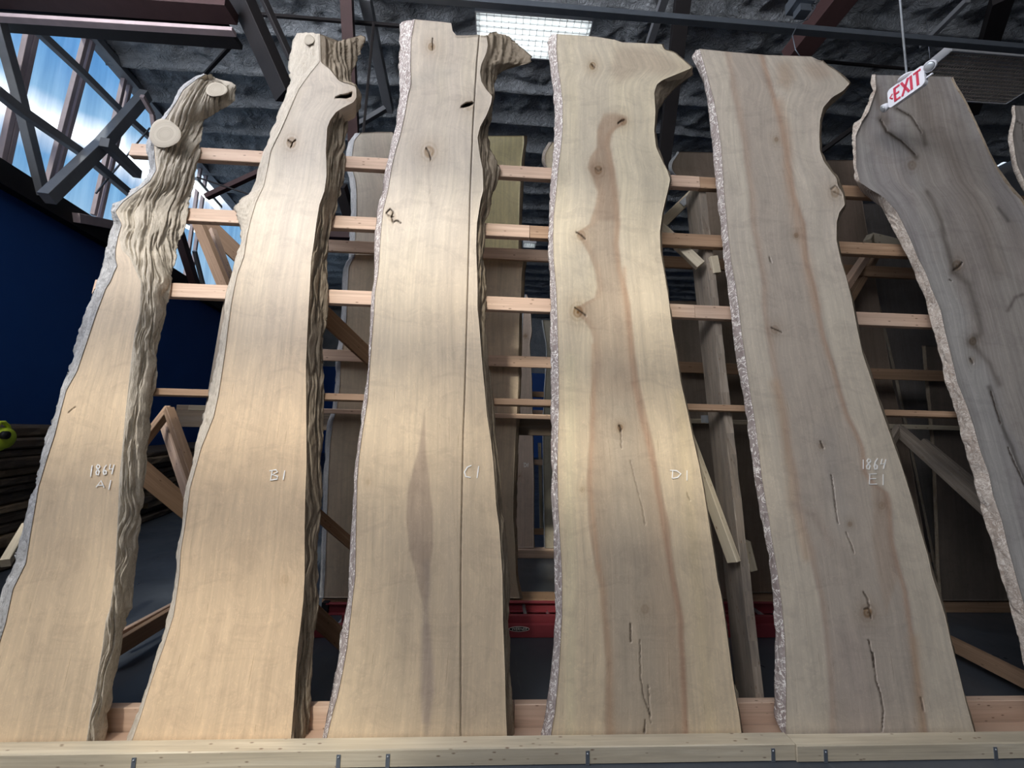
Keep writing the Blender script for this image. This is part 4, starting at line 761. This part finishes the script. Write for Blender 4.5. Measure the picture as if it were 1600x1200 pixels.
tag(beam('rack_sill', (-.6, 4.57, .045), (7.2, 4.57, .045), .12, .088, MT['fir'], None), 'light sill of the farther rack under the small D1 slab', 'timber beam', kind='thing')
# posts along the lean
def post(xa, ya, xb, yb, w, d, mat, label, z0=.06, z1=3.28, wob=.0, dep=.160):
    a = FRONT.at(xa, ya, dep); b = FRONT.at(xb, yb, dep); v = (a-b)/np.linalg.norm(a-b); lo = b+v*((z0-b[2])/v[2]); hi = b+v*((z1-b[2])/v[2])
    lo = lo-FRONT.n*d/2; hi = hi-FRONT.n*d/2
    return tag(beam('rack_post', lo, hi, d, w, MT[mat], None, up=(1, 0, 0), wob=wob), label, 'post', kind='thing')
post(1103, 350, 1187, 1085, .05, .17, 'post', 'weathered grey post with ragged edge between the D1 and E1 slabs', z0=.01, z1=3.2, wob=.022)
post(355, 480, 318, 700, .06, .09, 'post', 'weathered grey post behind the left edge of the B1 slab', z0=.01, z1=2.25)
def brace(label, a, b, w=.038, h=.089, mat='fir_dark', name='diagonal_brace', up=(0, 0, 1)):
    return tag(beam(name, onY(*a[:2], a[2]), onY(*b[:2], b[2]), w, h, MT[mat], None, up=up), label, 'brace', kind='thing')
brace('short brace leaning up to a point behind the A1 slab right edge', (222, 694, 2.75), (266, 637, 2.9), .05, .05)
brace('brace falling from the point beside the A1 slab to the B1 slab', (264, 640, 2.82), (304, 752, 2.55), .05, .05)
brace('redder brace parallel to the falling one beside the B1 slab', (254, 650, 3.0), (296, 775, 2.7), .04, .08, 'fir')
brace('broad low brace between the A1 and B1 slabs', (205, 722, 2.7), (312, 812, 3.0), .03, .12)
brace('pale edged brace lying low between the A1 and B1 slabs', (170, 1020, 2.5), (285, 950, 3.0), .038, .10)
brace('second low brace just above the pale edged one', (170, 1000, 2.6), (285, 938, 3.05), .03, .04, 'fir')
brace('dark upright block behind the A1 slab foot', (172, 1160, 2.14), (180, 1108, 2.14), .05, .05, up=(1, 0, 0))
brace('brown brace falling to the C1 slab at mid height', (490, 476, 2.55), (592, 572, 3.0), .03, .12)
brace('shaded brace behind the B1 slab right edge low down', (480, 790, 2.7), (570, 868, 3.0), .03, .07)
brace('brace end before the red ladder beside the B1 slab', (478, 948, 2.55), (548, 1012, 2.75), .03, .10)
brace('short wedge of wood on the sill beside the B1 slab foot', (474, 1150, 2.13), (503, 1128, 2.13), .03, .025, 'pale', name='wood_wedge')
b_ = brace('brace with a steel plate rising right of the D1 slab', (1020, 364, 2.62), (1094, 292, 2.62), .05, .07, 'pale')
cpl = onY(1070, 315, 2.62); d_ = onY(1094, 292, 2.62)-onY(1020, 364, 2.62); d_ /= np.linalg.norm(d_); s_ = np.cross(d_, [0, 1, 0]); s_ /= np.linalg.norm(s_)
boxes('steel_plate', [(0, -.032, 0, .12, .004, .045)], MT['zinc'], b_, (cpl, d_, np.cross(s_, d_) * (1 if np.cross(s_, d_)[1] > 0 else -1), s_))
brace('pale brace falling right of the D1 slab to the weathered post', (1020, 345, 2.45), (1094, 415, 2.36), .05, .06, 'pale')
brace('pale brace stub on the right of the weathered post', (1113, 402, 2.36), (1118, 428, 2.36), .05, .05, 'pale', up=(1, 0, 0))
brace('long pale brace falling from the D1 slab to the lower weathered post', (1060, 640, 2.45), (1147, 878, 2.165), .045, .06, 'pale')
brace('inner long brace above the pale one beside the D1 slab', (1075, 690, 3.0), (1120, 790, 2.75), .04, .06, 'post')
brace('pointed pale brace end right of the weathered post foot', (1164, 846, 2.36), (1175, 890, 2.36), .045, .045, 'pale', up=(1, 0, 0))
brace('thin brace at the weathered post foot', (1138, 1068, 2.3), (1178, 1112, 2.2), .03, .04, 'pale')
g_ = tag(boxes('steel_bracket', [(0, 0, 0, .075, .05, .05)], MT['zinc'], None, (onY(1107, 655, 2.50), (1, 0, 0), (0, 1, 0), (0, 0, 1))), 'small steel bracket beside the weathered post', 'bracket', kind='thing')
brace('steep pale brace right of the E1 slab', (1318, 452, 2.7), (1352, 402, 2.95), .05, .06, 'fir')
brace('steep shaded brace doubling the pale one right of the E1 slab', (1326, 470, 2.86), (1368, 400, 3.04), .05, .05, 'fir_dark')
brace('white brace tip above the second front rail beside the E1 slab', (1356, 380, 2.85), (1361, 371, 2.9), .05, .06, 'pale')
brace('white brace falling right from the tip beside the grey slab', (1360, 371, 2.9), (1428, 388, 2.7), .05, .07, 'pale')
brace('grey weathered brace falling to the grey slab edge', (1402, 670, 2.9), (1560, 812, 2.35), .05, .075, 'post')
brace('stub of grey brace meeting the weathered one at its tip', (1386, 700, 2.8), (1405, 668, 2.9), .04, .06, 'post')
brace('second grey brace close behind the weathered one', (1440, 690, 3.0), (1560, 790, 2.6), .04, .07, 'post')
tag(beam('diagonal_brace', onZ(1440, 982, .10), onZ(1660, 1092, .10), .05, .085, MT['fir_dark'], None), 'brown brace lying low between the E1 slab and the grey slab', 'brace', kind='thing')
brace('pale wedge ended timber sticking out left of the A1 slab', (8, 880, 2.5), (42, 822, 2.7), .04, .06, 'pale')
brace('bright short board end left of the B1 slab at eye level', (297, 637, 2.6), (330, 638, 2.6), .03, .035, 'pale', name='board_end')
brace('brown roof prop behind the B1 slab left edge', (310, 348, 3.4), (356, 460, 3.2), .05, .10, 'fir_dark')
brace('second brown roof prop behind the B1 slab left edge', (330, 362, 3.6), (366, 460, 3.4), .05, .09, 'fir')
brace('thick brown prop falling right behind the B1 slab knob', (322, 350, 3.9), (385, 410, 4.1), .05, .16, 'fir_dark')

# ---- red ladder lying on the floor behind the rack
ld = empty('extension_ladder', (0, 3.05, .02), 'red two section ladder lying flat on the floor behind the slabs', 'ladder'); tag(ld, kind='thing')
def chan(y, z, h, x0, x1, s, name='side_rail'):
    return boxes(name, [((x0+x1)/2, y, z+h/2, x1-x0, .006, h), ((x0+x1)/2, y+s*.014, z+.004, x1-x0, .03, .007), ((x0+x1)/2, y+s*.014, z+h-.004, x1-x0, .03, .007)], MT['ladder'], ld)
n1 = chan(2.885, .004, .082, -1.24, 2.75, 1); chan(3.225, .004, .082, -1.24, 2.75, -1); chan(2.935, .050, .075, -1.02, 3.0, 1, 'fly_rail'); chan(3.175, .050, .075, -1.02, 3.0, -1, 'fly_rail')
for k in range(13):
    x = -1.05+k*.305; tube('rung', [(x, 2.889, .045), (x, 3.221, .045)], .014, MT['alu'], ld); tube('rung', [(x+.12, 2.939, .09), (x+.12, 3.171, .09)], .014, MT['alu'], ld)
for k in range(4): x = -.85+k*.9; tube('rivet', [(x, 2.878, .045), (x, 2.882, .045)], .012, MT['black'], n1)
for y in (2.885, 3.225): boxes('end_cap', [(-1.25, y, .045, .05, .04, .09)], MT['black'], ld)
lx_ = onY(811, 984, 2.88)[0]
def ell(name, cx, cz, rx, rz, y0, y1, mat, parent):
    n = 28; V = [(cx+rx*math.cos(2*math.pi*k/n), y, cz+rz*math.sin(2*math.pi*k/n)) for y in (y0, y1) for k in range(n)]
    return mesh(name, V, [tuple(range(n)), tuple(range(n, 2*n))[::-1]]+[(k, k+n, (k+1) % n+n, (k+1) % n) for k in range(n)], mat, parent)
lz_ = onY(811, 983, 2.88)[2]; b1 = ell('badge', lx_, lz_, .074, .018, 2.8805, 2.8818, MT['chalk'], n1); b2 = ell('badge_field', lx_, lz_, .069, .0145, 2.8798, 2.8804, MT['black'], n1)
fc_ = bpy.data.curves.new('badge_text', 'FONT'); fc_.body = 'WERNER'; fc_.size = .028; fc_.align_x = 'CENTER'; fc_.align_y = 'CENTER'; fc_.extrude = .0004; fc_.shear = .3
fo = bpy.data.objects.new('tmp', fc_); COL.objects.link(fo); bpy.context.view_layer.update()
me = bpy.data.meshes.new_from_object(fo.evaluated_get(bpy.context.evaluated_depsgraph_get())); bpy.data.objects.remove(fo)
me.transform(Matrix.Translation((lx_, 2.8792, lz_)) @ Matrix.Rotation(math.pi/2, 4, 'X')); me.materials.clear(); me.materials.append(MT['chalk']); link('badge_text', me, n1)

# ---- lumber stacked along the blue wall
ORD = ['top', 'second', 'third', 'fourth', 'fifth', 'sixth', 'seventh', 'eighth', 'ninth', 'tenth', 'eleventh', 'twelfth', 'thirteenth', 'fourteenth', 'fifteenth']
rs = np.random.RandomState(4)
def pile(s0, s1, off, top, wd, nm_, n):
    hh = rs.uniform(.045, .085, n); gap = rs.uniform(.002, .006, n); sc_ = top/(hh.sum()+gap.sum()); z = 0
    for k in range(n):
        h = hh[k]*sc_; g = gap[k]*sc_; z += g; a = WD*(s0+rs.uniform(0, .5))+WN*(off-wd/2+rs.uniform(-.07, .07)); b = WD*(s1-rs.uniform(0, .5))+WN*(off-wd/2+rs.uniform(-.07, .07))
        a[2] = b[2] = z+h/2; i = n-1-k
        o = beam('rough_board', a, b, wd, h-.003, MT['rough_tan' if k in (2, 5, 9) else 'rough_board'], None, bev=.02, wob=.03)
        tag(o, 'rough %s board, %s in the lumber stack %s' % ('tan' if k in (2, 5, 9) else 'dark', 'top layer' if i == 0 else ORD[i]+' layer down', nm_), 'board', 'boards in the lumber stack %s' % nm_, 'thing')
        z += h
pile(2.4, 6.0, -3.72, 1.36, .75, 'left of the A1 slab', 14)
pile(6.25, 10.4, -3.62, .98, .8, 'right of the A1 slab', 11)
lm = empty('plastic_reel', tuple(onW(6, 700, -3.62)), 'lime green plastic reel with curved handle on the lumber stack by the left edge', 'reel')
tube('handle', [onW(x, y, -3.5) for x, y in ((-6, 668), (-1, 660), (6, 660), (12, 665), (15, 674), (14, 682))], .017, MT['lime'], lm)
c = onW(4, 685, -3.5); tube('drum', [c-WN*.09, c-WN*.08, c, c+WN*.03, c+WN*.04], .095, MT['lime'], lm, 20, [.7, 1, 1, .9, .5]); c = onW(9, 680, -3.44); tube('hub', [c-WN*.02, c+WN*.01], .035, MT['black'], lm, 14); c = onW(0, 698, -3.5); tube('knob', [c-WN*.02, c+WN*.01], .035, MT['lime'], lm, 12)

# origins of one-mesh things to their own base
for o in [o for o in bpy.data.objects if o.type == 'MESH' and o.parent is None and o.get('kind') != 'structure']:
    c = np.array([v.co[:] for v in o.data.vertices]); b = Vector(((c[:, 0].min()+c[:, 0].max())/2, (c[:, 1].min()+c[:, 1].max())/2, c[:, 2].min()))
    o.data.transform(Matrix.Translation(-b)); o.location = b
    for ch in o.children: ch.matrix_parent_inverse = Matrix.Translation(-b)
